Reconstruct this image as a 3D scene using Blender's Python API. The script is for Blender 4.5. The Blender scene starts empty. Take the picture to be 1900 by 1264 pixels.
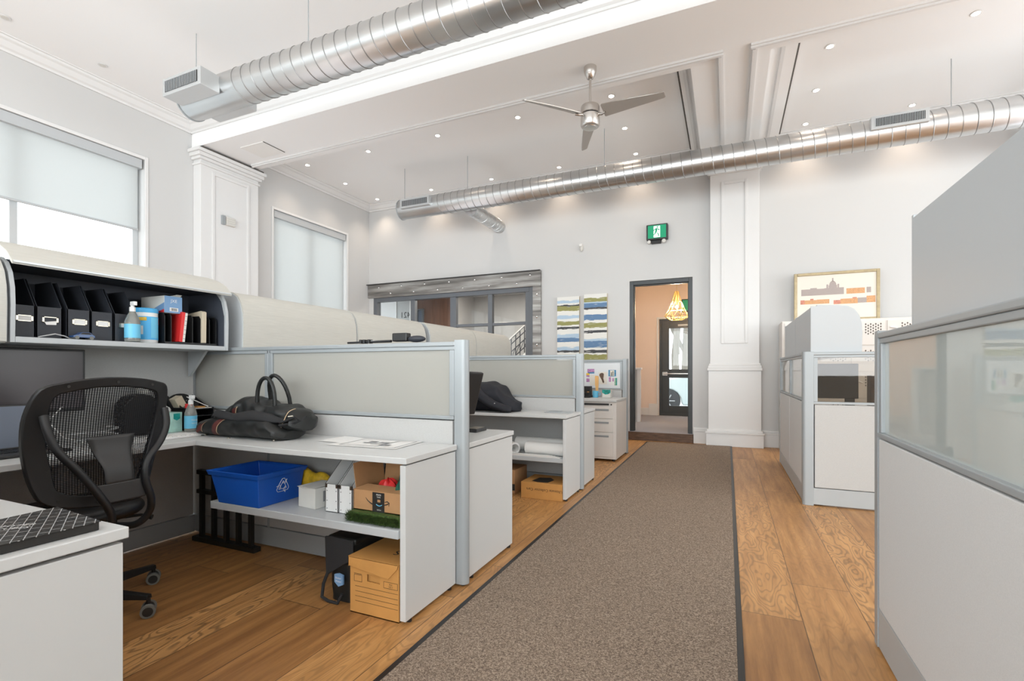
import bpy, bmesh, math, random
from mathutils import Vector, Matrix
random.seed(7)
C = bpy.context.scene.collection
sc = bpy.context.scene
PI = math.pi
def R(d): return math.radians(d)

# ------------------------------------------------------------------ camera, exposure, world, daylight, added lamps
cam_d = bpy.data.cameras.new('camera'); cam = bpy.data.objects.new('camera', cam_d); C.objects.link(cam)
cam.location = (0, 0, 1.14); cam.rotation_euler = (R(90), 0, math.atan(400/908.))
cam_d.sensor_width = 36; cam_d.lens = 908/1900*36; cam_d.shift_y = 56/1900; cam_d.clip_start = 0.02
sc.camera = cam
sc.view_settings.view_transform = 'Standard'; sc.view_settings.look = 'None'
sc.view_settings.exposure = 0.46; sc.view_settings.gamma = 1; sc.view_settings.use_curve_mapping = False
w = bpy.data.worlds.new('sky'); sc.world = w; w.use_nodes = True
bg = w.node_tree.nodes['Background']; bg.inputs[0].default_value = (0.93, 0.97, 1.0, 1); bg.inputs[1].default_value = 2.5

def area_light(name, loc, rot, sx, sy, energy, col=(1, 1, 1), portal=False):
    l = bpy.data.lights.new(name, 'AREA'); l.shape = 'RECTANGLE'; l.size = sx; l.size_y = sy; l.energy = energy; l.color = col
    if portal: l.cycles.is_portal = True
    o = bpy.data.objects.new(name, l); C.objects.link(o); o.location = loc; o.rotation_euler = rot; return o
# window portals: left wall (face +X) and the added window behind (face +Y)
for (y0, y1) in ((0.1, 3.87), (5.83, 7.53), (-4.6, -0.7)):
    area_light('daylight_portal', (-7.12, (y0+y1)/2, 2.4), (0, R(-90), 0), 2.9, y1-y0, 1, portal=True)
area_light('daylight_portal', (-0.5, -5.12, 2.75), (R(90), 0, 0), 10.6, 2.9, 1, portal=True)
# fill lamp added outside the made-up window behind the camera
area_light('added_back_fill', (-0.5, -5.5, 2.2), (R(122), 0, 0), 10.2, 2.8, 570, (0.95, 0.98, 1.0))
area_light('daylight_portal', (7.72, 2.5, 2.5), (0, R(90), 0), 3.0, 9.0, 1, portal=True)
area_light('added_side_fill', (7.9, 2.5, 1.6), (0, R(135), 0), 2.6, 9.0, 230, (1.0, 0.98, 0.96))  # lamp added outside the made-up right wall window, for fill

# added lamps without fixtures, unseen behind the cubicle runs, to lift the ceiling
area_light('added_ceiling_fill', (-4.7, 4.3, 1.75), (R(180), R(-6), 0), 1.2, 7.0, 24, (0.82, 0.91, 1.0))
area_light('added_ceiling_fill', (4.3, 4.6, 1.75), (R(180), R(6), 0), 1.5, 7.0, 58, (0.82, 0.91, 1.0))

# ------------------------------------------------------------------ materials
def front_fresnel(nt, ior):
    """Fresnel on faces met from outside; none on the way out of a thin pane"""
    fr = nt.nodes.new('ShaderNodeFresnel'); fr.inputs['IOR'].default_value = ior
    ge = nt.nodes.new('ShaderNodeNewGeometry'); iv = nt.nodes.new('ShaderNodeMath'); iv.operation = 'SUBTRACT'; iv.inputs[0].default_value = 1
    mu = nt.nodes.new('ShaderNodeMath'); mu.operation = 'MULTIPLY'
    nt.links.new(ge.outputs['Backfacing'], iv.inputs[1]); nt.links.new(fr.outputs[0], mu.inputs[0]); nt.links.new(iv.outputs[0], mu.inputs[1])
    return mu
def nodes_of(name):
    m = bpy.data.materials.new(name); m.use_nodes = True
    nt = m.node_tree; b = nt.nodes['Principled BSDF']; return m, nt, b
def N(nt, t, **k):
    n = nt.nodes.new(t)
    for a, v in k.items(): setattr(n, a, v)
    return n
def pm(name, col, rough=0.5, metal=0.0, bump=0, bscale=200, var=0, vscale=4, spec=0.5, coat=0, stretch=None, emit=None, es=0, alpha=None):
    m, nt, b = nodes_of(name)
    b.inputs['Base Color'].default_value = (*col, 1); b.inputs['Roughness'].default_value = rough
    b.inputs['Metallic'].default_value = metal; b.inputs['Specular IOR Level'].default_value = spec
    if coat: b.inputs['Coat Weight'].default_value = coat; b.inputs['Coat Roughness'].default_value = 0.05
    if emit: b.inputs['Emission Color'].default_value = (*emit, 1); b.inputs['Emission Strength'].default_value = es
    tc = N(nt, 'ShaderNodeTexCoord'); src = tc.outputs['Object']
    if stretch:
        mp = N(nt, 'ShaderNodeMapping'); mp.inputs['Scale'].default_value = stretch
        nt.links.new(src, mp.inputs[0]); src = mp.outputs[0]
    if var:
        n = N(nt, 'ShaderNodeTexNoise'); n.inputs['Scale'].default_value = vscale; n.inputs['Detail'].default_value = 3
        nt.links.new(src, n.inputs['Vector'])
        r = N(nt, 'ShaderNodeValToRGB')
        r.color_ramp.elements[0].position = 0.3; r.color_ramp.elements[1].position = 0.7
        r.color_ramp.elements[0].color = (*[c*(1-var) for c in col], 1); r.color_ramp.elements[1].color = (*[min(1, c*(1+var)) for c in col], 1)
        nt.links.new(n.outputs[0], r.inputs[0]); nt.links.new(r.outputs[0], b.inputs['Base Color'])
    if bump:
        n = N(nt, 'ShaderNodeTexNoise'); n.inputs['Scale'].default_value = bscale; n.inputs['Detail'].default_value = 2
        nt.links.new(src, n.inputs['Vector'])
        bp = N(nt, 'ShaderNodeBump'); bp.inputs['Strength'].default_value = bump; bp.inputs['Distance'].default_value = 0.002
        nt.links.new(n.outputs[0], bp.inputs['Height']); nt.links.new(bp.outputs[0], b.inputs['Normal'])
    return m

M = {}
M['wall'] = pm('white_wall_paint', (0.60, 0.597, 0.592), 0.55, bump=0.05, bscale=60)
M['ceil'] = pm('white_ceiling_paint', (0.90, 0.90, 0.90), 0.6)
M['trim'] = pm('white_trim_paint', (0.74, 0.735, 0.73), 0.35)
M['gapdark'] = pm('dark_gap', (0.10, 0.09, 0.08), 0.8)
M['laminate'] = pm('white_laminate', (0.61, 0.615, 0.61), 0.38, bump=0.03, bscale=300)
M['alu'] = pm('grey_aluminium', (0.36, 0.385, 0.40), 0.42, 0.2)
M['alu_light'] = pm('pale_aluminium', (0.58, 0.60, 0.61), 0.3, 0.45)
M['fabric'] = pm('grey_panel_fabric', (0.50, 0.495, 0.485), 0.9, bump=0.35, bscale=420, var=0.05, vscale=260)
M['fabric_light'] = pm('pale_panel_fabric', (0.64, 0.635, 0.63), 0.9, bump=0.3, bscale=420, var=0.035, vscale=260)
M['base'] = pm('grey_base_raceway', (0.42, 0.44, 0.45), 0.45)
M['binside'] = pm('grey_bin_metal', (0.48, 0.50, 0.515), 0.42)
M['bindoor'] = pm('pale_woven_bin_door', (0.56, 0.545, 0.50), 0.75, bump=0.5, bscale=60, var=0.06, vscale=50, stretch=(1, 0.15, 6))
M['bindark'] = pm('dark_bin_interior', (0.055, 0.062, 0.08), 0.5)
M['black'] = pm('black_plastic', (0.011, 0.011, 0.012), 0.42, bump=0.08, bscale=300)
M['blackgloss'] = pm('black_gloss', (0.012, 0.012, 0.014), 0.15)
M['darkgrey'] = pm('dark_grey_plastic', (0.035, 0.035, 0.036), 0.45)
M['rubber'] = pm('grey_rubber', (0.17, 0.17, 0.155), 0.6)
M['navy'] = pm('dark_cardboard', (0.03, 0.033, 0.042), 0.55, bump=0.1, bscale=200)
M['white'] = pm('white_plastic', (0.80, 0.80, 0.79), 0.35)
M['offwhite'] = pm('off_white_card', (0.70, 0.69, 0.65), 0.6, var=0.04, vscale=8)
M['paper'] = pm('white_paper', (0.80, 0.79, 0.77), 0.7)
M['chrome'] = pm('polished_metal', (0.75, 0.75, 0.75), 0.15, 1)
M['brass'] = pm('aged_nickel', (0.55, 0.50, 0.42), 0.3, 1)
M['nickel'] = pm('brushed_nickel', (0.62, 0.59, 0.56), 0.27, 1, bump=0.05, bscale=80)
M['blade'] = pm('matte_fan_blade', (0.42, 0.39, 0.36), 0.4, 0.5)
M['blue'] = pm('blue_plastic', (0.010, 0.10, 0.50), 0.38, bump=0.04, bscale=120)
M['skyblue'] = pm('sky_blue_label', (0.07, 0.42, 0.78), 0.4)
M['cyan'] = pm('light_blue_label', (0.16, 0.55, 0.80), 0.45)
M['red'] = pm('red_cover', (0.70, 0.03, 0.03), 0.45)
M['yellow'] = pm('yellow_bag', (0.78, 0.48, 0.03), 0.4, var=0.3, vscale=30)
M['green'] = pm('dark_green_cloth', (0.01, 0.10, 0.065), 0.8)
M['signgreen'] = pm('green_sign_panel', (0.0, 0.30, 0.14), 0.4, emit=(0.0, 0.4, 0.2), es=0.12)
M['signwhite'] = pm('white_sign_symbol', (0.9, 0.95, 0.92), 0.4, emit=(0.9, 1, 0.95), es=0.5)
M['card'] = pm('brown_cardboard', (0.46, 0.25, 0.115), 0.75, var=0.06, vscale=14)
M['card_orange'] = pm('orange_brown_cardboard', (0.55, 0.27, 0.075), 0.7, var=0.05, vscale=10)
M['ink'] = pm('black_ink', (0.02, 0.018, 0.016), 0.6)
M['greyink'] = pm('grey_ink', (0.25, 0.25, 0.26), 0.6)
M['kraftbook'] = pm('cream_book_pages', (0.58, 0.50, 0.38), 0.7, bump=0.2, bscale=150, stretch=(1, 1, 0.1))
M['leather'] = pm('black_leather', (0.012, 0.013, 0.013), 0.42, bump=0.35, bscale=28)
M['strap'] = pm('woven_black_strap', (0.02, 0.02, 0.022), 0.8, bump=0.4, bscale=250)
M['maroon'] = pm('maroon_stripe', (0.10, 0.022, 0.02), 0.6)
M['piping'] = pm('tan_piping', (0.55, 0.40, 0.25), 0.6)
M['jacket'] = pm('dark_navy_jacket_cloth', (0.009, 0.010, 0.016), 0.75, bump=0.4, bscale=16)
M['screen'] = pm('switched_off_screen', (0.055, 0.045, 0.050), 0.28)
M['laptop_screen'] = pm('laptop_screen', (0.13, 0.16, 0.22), 0.3)
M['doorframe'] = pm('charcoal_door_paint', (0.045, 0.05, 0.053), 0.4)
M['muntin'] = pm('grey_steel_paint', (0.13, 0.14, 0.155), 0.4)
M['step'] = pm('dark_brown_step_wood', (0.11, 0.06, 0.035), 0.5, var=0.35, vscale=10, stretch=(1, 6, 4))
M['peach'] = pm('peach_wall_paint', (0.84, 0.70, 0.61), 0.6)
M['greycarpet'] = pm('grey_hall_carpet', (0.28, 0.28, 0.31), 0.95, bump=0.6, bscale=160, var=0.25, vscale=150)
M['brownwood'] = pm('brown_veneer', (0.16, 0.075, 0.045), 0.4, var=0.2, vscale=5, stretch=(4, 4, 0.4))
M['greywall'] = pm('grey_hall_wall', (0.45, 0.44, 0.43), 0.6, var=0.06, vscale=3)
M['iron'] = pm('dark_wrought_iron', (0.05, 0.052, 0.06), 0.45, 0.3)
M['gold'] = pm('champagne_gold_frame', (0.40, 0.32, 0.19), 0.4, 0.35, var=0.12, vscale=20)
M['cream'] = pm('cream_paper', (0.80, 0.75, 0.67), 0.7)
M['stone_ink'] = pm('grey_brown_engraving', (0.42, 0.36, 0.34), 0.7, var=0.35, vscale=120, stretch=(3, 1, 1))
M['orange_ink'] = pm('orange_engraving', (0.66, 0.36, 0.18), 0.7, var=0.25, vscale=100, stretch=(3, 1, 1))
M['pink_ink'] = pm('terracotta_engraving', (0.60, 0.25, 0.18), 0.7, var=0.25, vscale=100)
M['locker'] = pm('cream_locker_paint', (0.76, 0.72, 0.68), 0.4)
M['lockerdark'] = pm('locker_vent_dark', (0.10, 0.08, 0.065), 0.7)
M['grass'] = pm('artificial_grass', (0.055, 0.10, 0.02), 0.7, var=0.5, vscale=90)
M['teal'] = pm('teal_tissue_box_print', (0.45, 0.70, 0.62), 0.6, var=0.28, vscale=12)
M['tealdark'] = pm('deep_teal_print', (0.01, 0.28, 0.24), 0.5, var=0.5, vscale=30)
M['lilac'] = pm('lilac_photo_print', (0.45, 0.22, 0.42), 0.5, var=0.6, vscale=60)
M['photo_green'] = pm('green_photo_print', (0.25, 0.42, 0.30), 0.5, var=0.6, vscale=60)
M['photo_blue'] = pm('blue_photo_print', (0.04, 0.22, 0.40), 0.5, var=0.4, vscale=40)
M['wood_pale'] = pm('pale_orange_wood', (0.80, 0.46, 0.17), 0.5)
M['carblue'] = pm('blue_toy_car_paint', (0.04, 0.09, 0.22), 0.2)
M['carpaint'] = pm('pale_car_paint', (0.55, 0.66, 0.68), 0.25, 0.2)
M['tire'] = pm('black_tyre', (0.05, 0.055, 0.06), 0.7)
M['bark'] = pm('grey_bark', (0.20, 0.18, 0.15), 0.9, bump=0.5, bscale=20)
M['asphalt'] = pm('pale_pavement', (0.42, 0.42, 0.42), 0.9)
M['bulb'] = pm('lit_bulb', (1, 0.9, 0.7), 0.4, emit=(1.0, 0.82, 0.5), es=14)
M['down'] = pm('lit_downlight', (1, 0.95, 0.85), 0.4, emit=(1.0, 0.93, 0.82), es=14)
M['goldwire'] = pm('gold_wire', (0.80, 0.62, 0.28), 0.35, 0.8)
M['silvertape'] = pm('grey_cable', (0.5, 0.5, 0.5), 0.5)
M['slot'] = pm('vent_slot_dark', (0.03, 0.03, 0.03), 0.7)
M['whiteboard'] = pm('glossy_whiteboard', (0.80, 0.82, 0.84), 0.12)
M['hatch'] = pm('ceiling_hatch_paint', (0.86, 0.85, 0.83), 0.6)
M['detector'] = pm('detector_plastic', (0.66, 0.64, 0.60), 0.5)

def mat_duct():
    m, nt, b = nodes_of('galvanised_spiral_duct')
    b.inputs['Metallic'].default_value = 1
    tc = N(nt, 'ShaderNodeTexCoord'); n = N(nt, 'ShaderNodeTexNoise'); n.inputs['Scale'].default_value = 2.5; n.inputs['Detail'].default_value = 2
    nt.links.new(tc.outputs['Object'], n.inputs['Vector'])
    r = N(nt, 'ShaderNodeValToRGB'); r.color_ramp.elements[0].color = (0.54, 0.55, 0.56, 1); r.color_ramp.elements[1].color = (0.68, 0.68, 0.67, 1)
    nt.links.new(n.outputs[0], r.inputs[0]); nt.links.new(r.outputs[0], b.inputs['Base Color'])
    rr = N(nt, 'ShaderNodeMapRange'); rr.inputs[3].default_value = 0.27; rr.inputs[4].default_value = 0.36
    nt.links.new(n.outputs[0], rr.inputs[0]); nt.links.new(rr.outputs[0], b.inputs['Roughness'])
    n2 = N(nt, 'ShaderNodeTexNoise'); n2.inputs['Scale'].default_value = 2.2; n2.inputs['Detail'].default_value = 0
    nt.links.new(tc.outputs['Object'], n2.inputs['Vector'])
    bp = N(nt, 'ShaderNodeBump'); bp.inputs['Strength'].default_value = 0.10; bp.inputs['Distance'].default_value = 0.02
    nt.links.new(n2.outputs[0], bp.inputs['Height']); nt.links.new(bp.outputs[0], b.inputs['Normal'])
    return m
M['duct'] = mat_duct()
M['seam'] = pm('duct_seam_metal', (0.34, 0.34, 0.34), 0.4, 0.8)

def mat_floor():
    """wide oak planks running away from the camera along Y"""
    m, nt, b = nodes_of('oak_plank_floor'); L = nt.links.new
    tc = N(nt, 'ShaderNodeTexCoord'); sep = N(nt, 'ShaderNodeSeparateXYZ'); L(tc.outputs['Object'], sep.inputs[0])
    def mth(op, a, bb=None, c=None):
        n = N(nt, 'ShaderNodeMath', operation=op)
        for i, v in enumerate((a, bb, c)):
            if v is None: continue
            if isinstance(v, (int, float)): n.inputs[i].default_value = v
            else: L(v, n.inputs[i])
        return n.outputs[0]
    W = 0.262; LN = 2.2
    px = mth('DIVIDE', mth('ADD', sep.outputs[0], 10*W - 0.052), W)
    ix = mth('FLOOR', px); fx = mth('FRACT', px)
    wn = N(nt, 'ShaderNodeTexWhiteNoise', noise_dimensions='1D'); L(ix, wn.inputs['W'])
    py = mth('ADD', mth('DIVIDE', sep.outputs[1], LN), mth('MULTIPLY', wn.outputs['Value'], 7.0))
    iy = mth('FLOOR', py); fy = mth('FRACT', py)
    cid = mth('ADD', mth('MULTIPLY', ix, 17.3), iy)
    wn2 = N(nt, 'ShaderNodeTexWhiteNoise', noise_dimensions='1D'); L(cid, wn2.inputs['W'])
    rnd = wn2.outputs['Value']
    # grain coordinates, shifted per plank
    cx = mth('ADD', mth('MULTIPLY', sep.outputs[0], 1.0), mth('MULTIPLY', rnd, 31.0))
    cy = mth('ADD', sep.outputs[1], mth('MULTIPLY', rnd, 53.0))
    cb = N(nt, 'ShaderNodeCombineXYZ'); L(mth('MULTIPLY', cx, 22.0), cb.inputs[0]); L(mth('MULTIPLY', cy, 1.6), cb.inputs[1])
    g = N(nt, 'ShaderNodeTexNoise'); g.inputs['Scale'].default_value = 1.0; g.inputs['Detail'].default_value = 6; g.inputs['Roughness'].default_value = 0.62
    L(cb.outputs[0], g.inputs['Vector'])
    cb2 = N(nt, 'ShaderNodeCombineXYZ'); L(mth('MULTIPLY', cx, 6.5), cb2.inputs[0]); L(mth('MULTIPLY', cy, 1.5), cb2.inputs[1])
    g2 = N(nt, 'ShaderNodeTexNoise'); g2.inputs['Scale'].default_value = 1.0; g2.inputs['Detail'].default_value = 2.5; g2.inputs['Roughness'].default_value = 0.5
    L(cb2.outputs[0], g2.inputs['Vector'])
    rings = mth('SINE', mth('MULTIPLY', g2.outputs[0], 120.0))
    strength = mth('MULTIPLY', mth('POWER', wn2.outputs['Value'], 3.0), 0.55)
    ringd = mth('MULTIPLY', mth('MULTIPLY', mth('MAXIMUM', mth('SUBTRACT', rings, 0.1), 0.0), 1.0), mth('ADD', strength, 0.05))
    base = N(nt, 'ShaderNodeValToRGB')
    e = base.color_ramp.elements; e[0].position = 0.28; e[0].color = (0.25, 0.112, 0.036, 1); e[1].position = 0.72; e[1].color = (0.60, 0.315, 0.115, 1)
    mid = e.new(0.5); mid.color = (0.42, 0.205, 0.068, 1)
    t = mth('ADD', mth('MULTIPLY', g.outputs[0], 0.75), mth('MULTIPLY', rnd, 0.26)); L(t, base.inputs[0])
    dark = N(nt, 'ShaderNodeMix', data_type='RGBA', blend_type='MIX'); L(ringd, dark.inputs[0]); L(base.outputs[0], dark.inputs[6]); dark.inputs[7].default_value = (0.055, 0.035, 0.02, 1)
    ex = mth('MINIMUM', fx, mth('SUBTRACT', 1.0, fx)); ey = mth('MULTIPLY', mth('MINIMUM', fy, mth('SUBTRACT', 1.0, fy)), LN/W)
    edge = mth('LESS_THAN', mth('MINIMUM', ex, ey), 0.008)
    fin = N(nt, 'ShaderNodeMix', data_type='RGBA', blend_type='MIX'); L(mth('MULTIPLY', edge, 0.75), fin.inputs[0]); L(dark.outputs[2], fin.inputs[6]); fin.inputs[7].default_value = (0.05, 0.028, 0.015, 1)
    L(fin.outputs[2], b.inputs['Base Color'])
    b.inputs['Roughness'].default_value = 0.42
    bp = N(nt, 'ShaderNodeBump'); bp.inputs['Strength'].default_value = 0.25; bp.inputs['Distance'].default_value = 0.003
    L(mth('SUBTRACT', g.outputs[0], mth('MULTIPLY', edge, 1.5)), bp.inputs['Height']); L(bp.outputs[0], b.inputs['Normal'])
    return m
M['floor'] = mat_floor()

def mat_runner():
    m, nt, b = nodes_of('brown_loop_carpet'); L = nt.links.new
    tc = N(nt, 'ShaderNodeTexCoord'); v = N(nt, 'ShaderNodeTexVoronoi'); v.inputs['Scale'].default_value = 260; L(tc.outputs['Object'], v.inputs['Vector'])
    n = N(nt, 'ShaderNodeTexNoise'); n.inputs['Scale'].default_value = 90; n.inputs['Detail'].default_value = 3; L(tc.outputs['Object'], n.inputs['Vector'])
    r = N(nt, 'ShaderNodeValToRGB'); e = r.color_ramp.elements
    e[0].position = 0.28; e[0].color = (0.13, 0.095, 0.072, 1); e[1].position = 0.8; e[1].color = (0.44, 0.35, 0.27, 1)
    k = e.new(0.5); k.color = (0.24, 0.182, 0.138, 1)
    mx = N(nt, 'ShaderNodeMix', data_type='FLOAT'); mx.inputs[0].default_value = 0.45
    sp = N(nt, 'ShaderNodeSeparateColor'); L(v.outputs['Color'], sp.inputs[0])
    L(n.outputs[0], mx.inputs[2]); L(sp.outputs[0], mx.inputs[3]); L(mx.outputs[0], r.inputs[0]); L(r.outputs[0], b.inputs['Base Color'])
    b.inputs['Roughness'].default_value = 0.95; b.inputs['Specular IOR Level'].default_value = 0.2
    bp = N(nt, 'ShaderNodeBump'); bp.inputs['Strength'].default_value = 0.7; bp.inputs['Distance'].default_value = 0.004
    L(mx.outputs[0], bp.inputs['Height']); L(bp.outputs[0], b.inputs['Normal'])
    return m
M['runner'] = mat_runner()

def mat_frost(name='frosted_glass', col=(0.56, 0.55, 0.51), trans=0.35, clear=0.0, gloss_rough=0.02, ior=1.55):
    """back-painted / acid-etched glass: milky body that lets soft light through, under a glossy skin"""
    m = bpy.data.materials.new(name); m.use_nodes = True; nt = m.node_tree; nt.nodes.clear(); L = nt.links.new
    out = N(nt, 'ShaderNodeOutputMaterial')
    d = N(nt, 'ShaderNodeBsdfDiffuse'); d.inputs[0].default_value = (*col, 1)
    t = N(nt, 'ShaderNodeBsdfTranslucent'); t.inputs[0].default_value = (*col, 1)
    mx = N(nt, 'ShaderNodeMixShader'); mx.inputs[0].default_value = trans; L(d.outputs[0], mx.inputs[1]); L(t.outputs[0], mx.inputs[2])
    body = mx.outputs[0]
    if clear:
        rf = N(nt, 'ShaderNodeBsdfRefraction'); rf.inputs['Roughness'].default_value = 0.10; rf.inputs['IOR'].default_value = 1.02; rf.inputs[0].default_value = (*[c*1.15 for c in col], 1)
        m2 = N(nt, 'ShaderNodeMixShader'); m2.inputs[0].default_value = clear; L(body, m2.inputs[1]); L(rf.outputs[0], m2.inputs[2]); body = m2.outputs[0]
    g = N(nt, 'ShaderNodeBsdfGlossy'); g.inputs['Roughness'].default_value = gloss_rough; g.inputs[0].default_value = (1, 1, 1, 1)
    fr = front_fresnel(nt, ior)
    m3 = N(nt, 'ShaderNodeMixShader'); L(fr.outputs[0], m3.inputs[0]); L(body, m3.inputs[1]); L(g.outputs[0], m3.inputs[2]); L(m3.outputs[0], out.inputs[0])
    return m
M['frost'] = mat_frost()
M['frost_clear'] = mat_frost('etched_see_through_glass', (0.55, 0.52, 0.47), 0.5, 0.965)
M['frost_dark'] = mat_frost('glossy_grey_glass', (0.62, 0.66, 0.64), 0.25, ior=2.1)
def mat_shade(name, col, tr, clear):
    m = bpy.data.materials.new(name); m.use_nodes = True; nt = m.node_tree; nt.nodes.clear(); L = nt.links.new
    out = N(nt, 'ShaderNodeOutputMaterial'); d = N(nt, 'ShaderNodeBsdfDiffuse'); d.inputs[0].default_value = (*col, 1)
    t = N(nt, 'ShaderNodeBsdfTranslucent'); t.inputs[0].default_value = (*col, 1)
    mx = N(nt, 'ShaderNodeMixShader'); mx.inputs[0].default_value = tr; L(d.outputs[0], mx.inputs[1]); L(t.outputs[0], mx.inputs[2])
    tp = N(nt, 'ShaderNodeBsdfTransparent'); m2 = N(nt, 'ShaderNodeMixShader'); m2.inputs[0].default_value = clear
    L(mx.outputs[0], m2.inputs[1]); L(tp.outputs[0], m2.inputs[2]); L(m2.outputs[0], out.inputs[0]); return m
M['shade'] = mat_shade('roller_shade_screen', (0.70, 0.71, 0.705), 0.62, 0.05)
def mat_glass(name='clear_glass'):
    m = bpy.data.materials.new(name); m.use_nodes = True; nt = m.node_tree; nt.nodes.clear(); L = nt.links.new
    out = N(nt, 'ShaderNodeOutputMaterial'); tp = N(nt, 'ShaderNodeBsdfTransparent'); tp.inputs[0].default_value = (0.95, 0.97, 0.97, 1)
    g = N(nt, 'ShaderNodeBsdfGlossy'); g.inputs['Roughness'].default_value = 0.01
    fr = front_fresnel(nt, 1.45)
    mx = N(nt, 'ShaderNodeMixShader'); L(fr.outputs[0], mx.inputs[0]); L(tp.outputs[0], mx.inputs[1]); L(g.outputs[0], mx.inputs[2]); L(mx.outputs[0], out.inputs[0]); return m
M['glass'] = mat_glass()
M['bottle'] = pm('clear_bottle_plastic', (0.62, 0.62, 0.58), 0.08)
M['bottle'].node_tree.nodes['Principled BSDF'].inputs['Transmission Weight'].default_value = 0.7
def mat_mesh():
    m = bpy.data.materials.new('black_open_mesh'); m.use_nodes = True; nt = m.node_tree; nt.nodes.clear(); L = nt.links.new
    out = N(nt, 'ShaderNodeOutputMaterial'); d = N(nt, 'ShaderNodeBsdfDiffuse'); d.inputs[0].default_value = (0.02, 0.02, 0.022, 1)
    tp = N(nt, 'ShaderNodeBsdfTransparent'); tc = N(nt, 'ShaderNodeTexCoord'); sep = N(nt, 'ShaderNodeSeparateXYZ'); L(tc.outputs['Object'], sep.inputs[0])
    def mth(op, a, bb=None):
        n = N(nt, 'ShaderNodeMath', operation=op)
        for i, v in enumerate((a, bb)):
            if v is None: continue
            if isinstance(v, (int, float)): n.inputs[i].default_value = v
            else: L(v, n.inputs[i])
        return n.outputs[0]
    a = mth('SINE', mth('MULTIPLY', mth('ADD', sep.outputs[1], mth('MULTIPLY', sep.outputs[2], 1.25)), 340.0))
    c = mth('SINE', mth('MULTIPLY', mth('SUBTRACT', sep.outputs[1], mth('MULTIPLY', sep.outputs[2], 1.25)), 340.0))
    hole = mth('GREATER_THAN', mth('MULTIPLY', a, c), 0.10)
    mx = N(nt, 'ShaderNodeMixShader'); L(hole, mx.inputs[0]); L(d.outputs[0], mx.inputs[1]); L(tp.outputs[0], mx.inputs[2]); L(mx.outputs[0], out.inputs[0]); return m
M['mesh'] = mat_mesh()
def mat_paint_stripes(name, bands):
    """abstract horizontal brush stripes; bands = [(pos 0..1 from bottom, colour)]"""
    m, nt, b = nodes_of(name); L = nt.links.new
    tc = N(nt, 'ShaderNodeTexCoord'); sep = N(nt, 'ShaderNodeSeparateXYZ'); L(tc.outputs['Generated'], sep.inputs[0])
    mp = N(nt, 'ShaderNodeMapping'); mp.inputs['Scale'].default_value = (2.2, 1, 60); L(tc.outputs['Generated'], mp.inputs[0])
    n = N(nt, 'ShaderNodeTexNoise'); n.inputs['Scale'].default_value = 1.0; n.inputs['Detail'].default_value = 4; L(mp.outputs[0], n.inputs['Vector'])
    a = N(nt, 'ShaderNodeMath', operation='MULTIPLY_ADD'); L(n.outputs[0], a.inputs[0]); a.inputs[1].default_value = 0.055; L(sep.outputs[2], a.inputs[2])
    s = N(nt, 'ShaderNodeMath', operation='SUBTRACT'); L(a.outputs[0], s.inputs[0]); s.inputs[1].default_value = 0.027
    r = N(nt, 'ShaderNodeValToRGB'); r.color_ramp.interpolation = 'CONSTANT'; e = r.color_ramp.elements
    e[0].position = 0; e[0].color = (*bands[0][1], 1); e[1].position = bands[1][0]; e[1].color = (*bands[1][1], 1)
    for p, c in bands[2:]: k = e.new(p); k.color = (*c, 1)
    L(s.outputs[0], r.inputs[0])
    mx = N(nt, 'ShaderNodeMix', data_type='RGBA'); mr = N(nt, 'ShaderNodeMapRange'); mr.inputs[1].default_value = 0.60; mr.inputs[2].default_value = 0.68; mr.inputs[4].default_value = 0.6
    L(n.outputs[0], mr.inputs[0]); L(mr.outputs[0], mx.inputs[0]); L(r.outputs[0], mx.inputs[6]); mx.inputs[7].default_value = (0.78, 0.77, 0.73, 1)
    L(mx.outputs[2], b.inputs['Base Color']); b.inputs['Roughness'].default_value = 0.5
    return m
_w = (0.78, 0.77, 0.73); _ol = (0.28, 0.27, 0.08); _bk = (0.04, 0.04, 0.045); _bl = (0.10, 0.20, 0.36); _lb = (0.42, 0.55, 0.68)
M['art_left'] = mat_paint_stripes('left_stripe_painting', [(0, _ol), (0.05, _w), (0.14, _bk), (0.17, _lb), (0.22, _w), (0.30, _bl), (0.36, _lb), (0.42, _w), (0.50, _bk), (0.535, _w), (0.56, _ol), (0.615, _w), (0.66, _lb), (0.71, _w), (0.78, _ol), (0.85, _bk), (0.875, _w), (0.90, _lb), (0.94, _w)])
M['art_right'] = mat_paint_stripes('right_stripe_painting', [(0, _ol), (0.10, _w), (0.12, _bk), (0.165, _w), (0.20, _bl), (0.30, _lb), (0.33, _w), (0.42, _bk), (0.455, _w), (0.50, _ol), (0.57, _w), (0.61, _bl), (0.69, _w), (0.77, _bk), (0.80, _bl), (0.86, _lb), (0.88, _ol), (0.94, _w)])
def mat_steel():
    m, nt, b = nodes_of('weathered_mill_steel'); L = nt.links.new
    tc = N(nt, 'ShaderNodeTexCoord'); mp = N(nt, 'ShaderNodeMapping'); mp.inputs['Scale'].default_value = (0.3, 3, 3.6); L(tc.outputs['Object'], mp.inputs[0])
    n = N(nt, 'ShaderNodeTexNoise'); n.inputs['Scale'].default_value = 2.2; n.inputs['Detail'].default_value = 5; n.inputs['Roughness'].default_value = 0.55; L(mp.outputs[0], n.inputs['Vector'])
    r = N(nt, 'ShaderNodeValToRGB'); e = r.color_ramp.elements; e[0].position = 0.34; e[0].color = (0.10, 0.095, 0.09, 1); e[1].position = 0.66; e[1].color = (0.52, 0.51, 0.49, 1)
    k = e.new(0.47); k.color = (0.24, 0.225, 0.21, 1)
    L(n.outputs[0], r.inputs[0]); L(r.outputs[0], b.inputs['Base Color']); b.inputs['Metallic'].default_value = 0.4; b.inputs['Roughness'].default_value = 0.42
    return m
M['steel'] = mat_steel()
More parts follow.
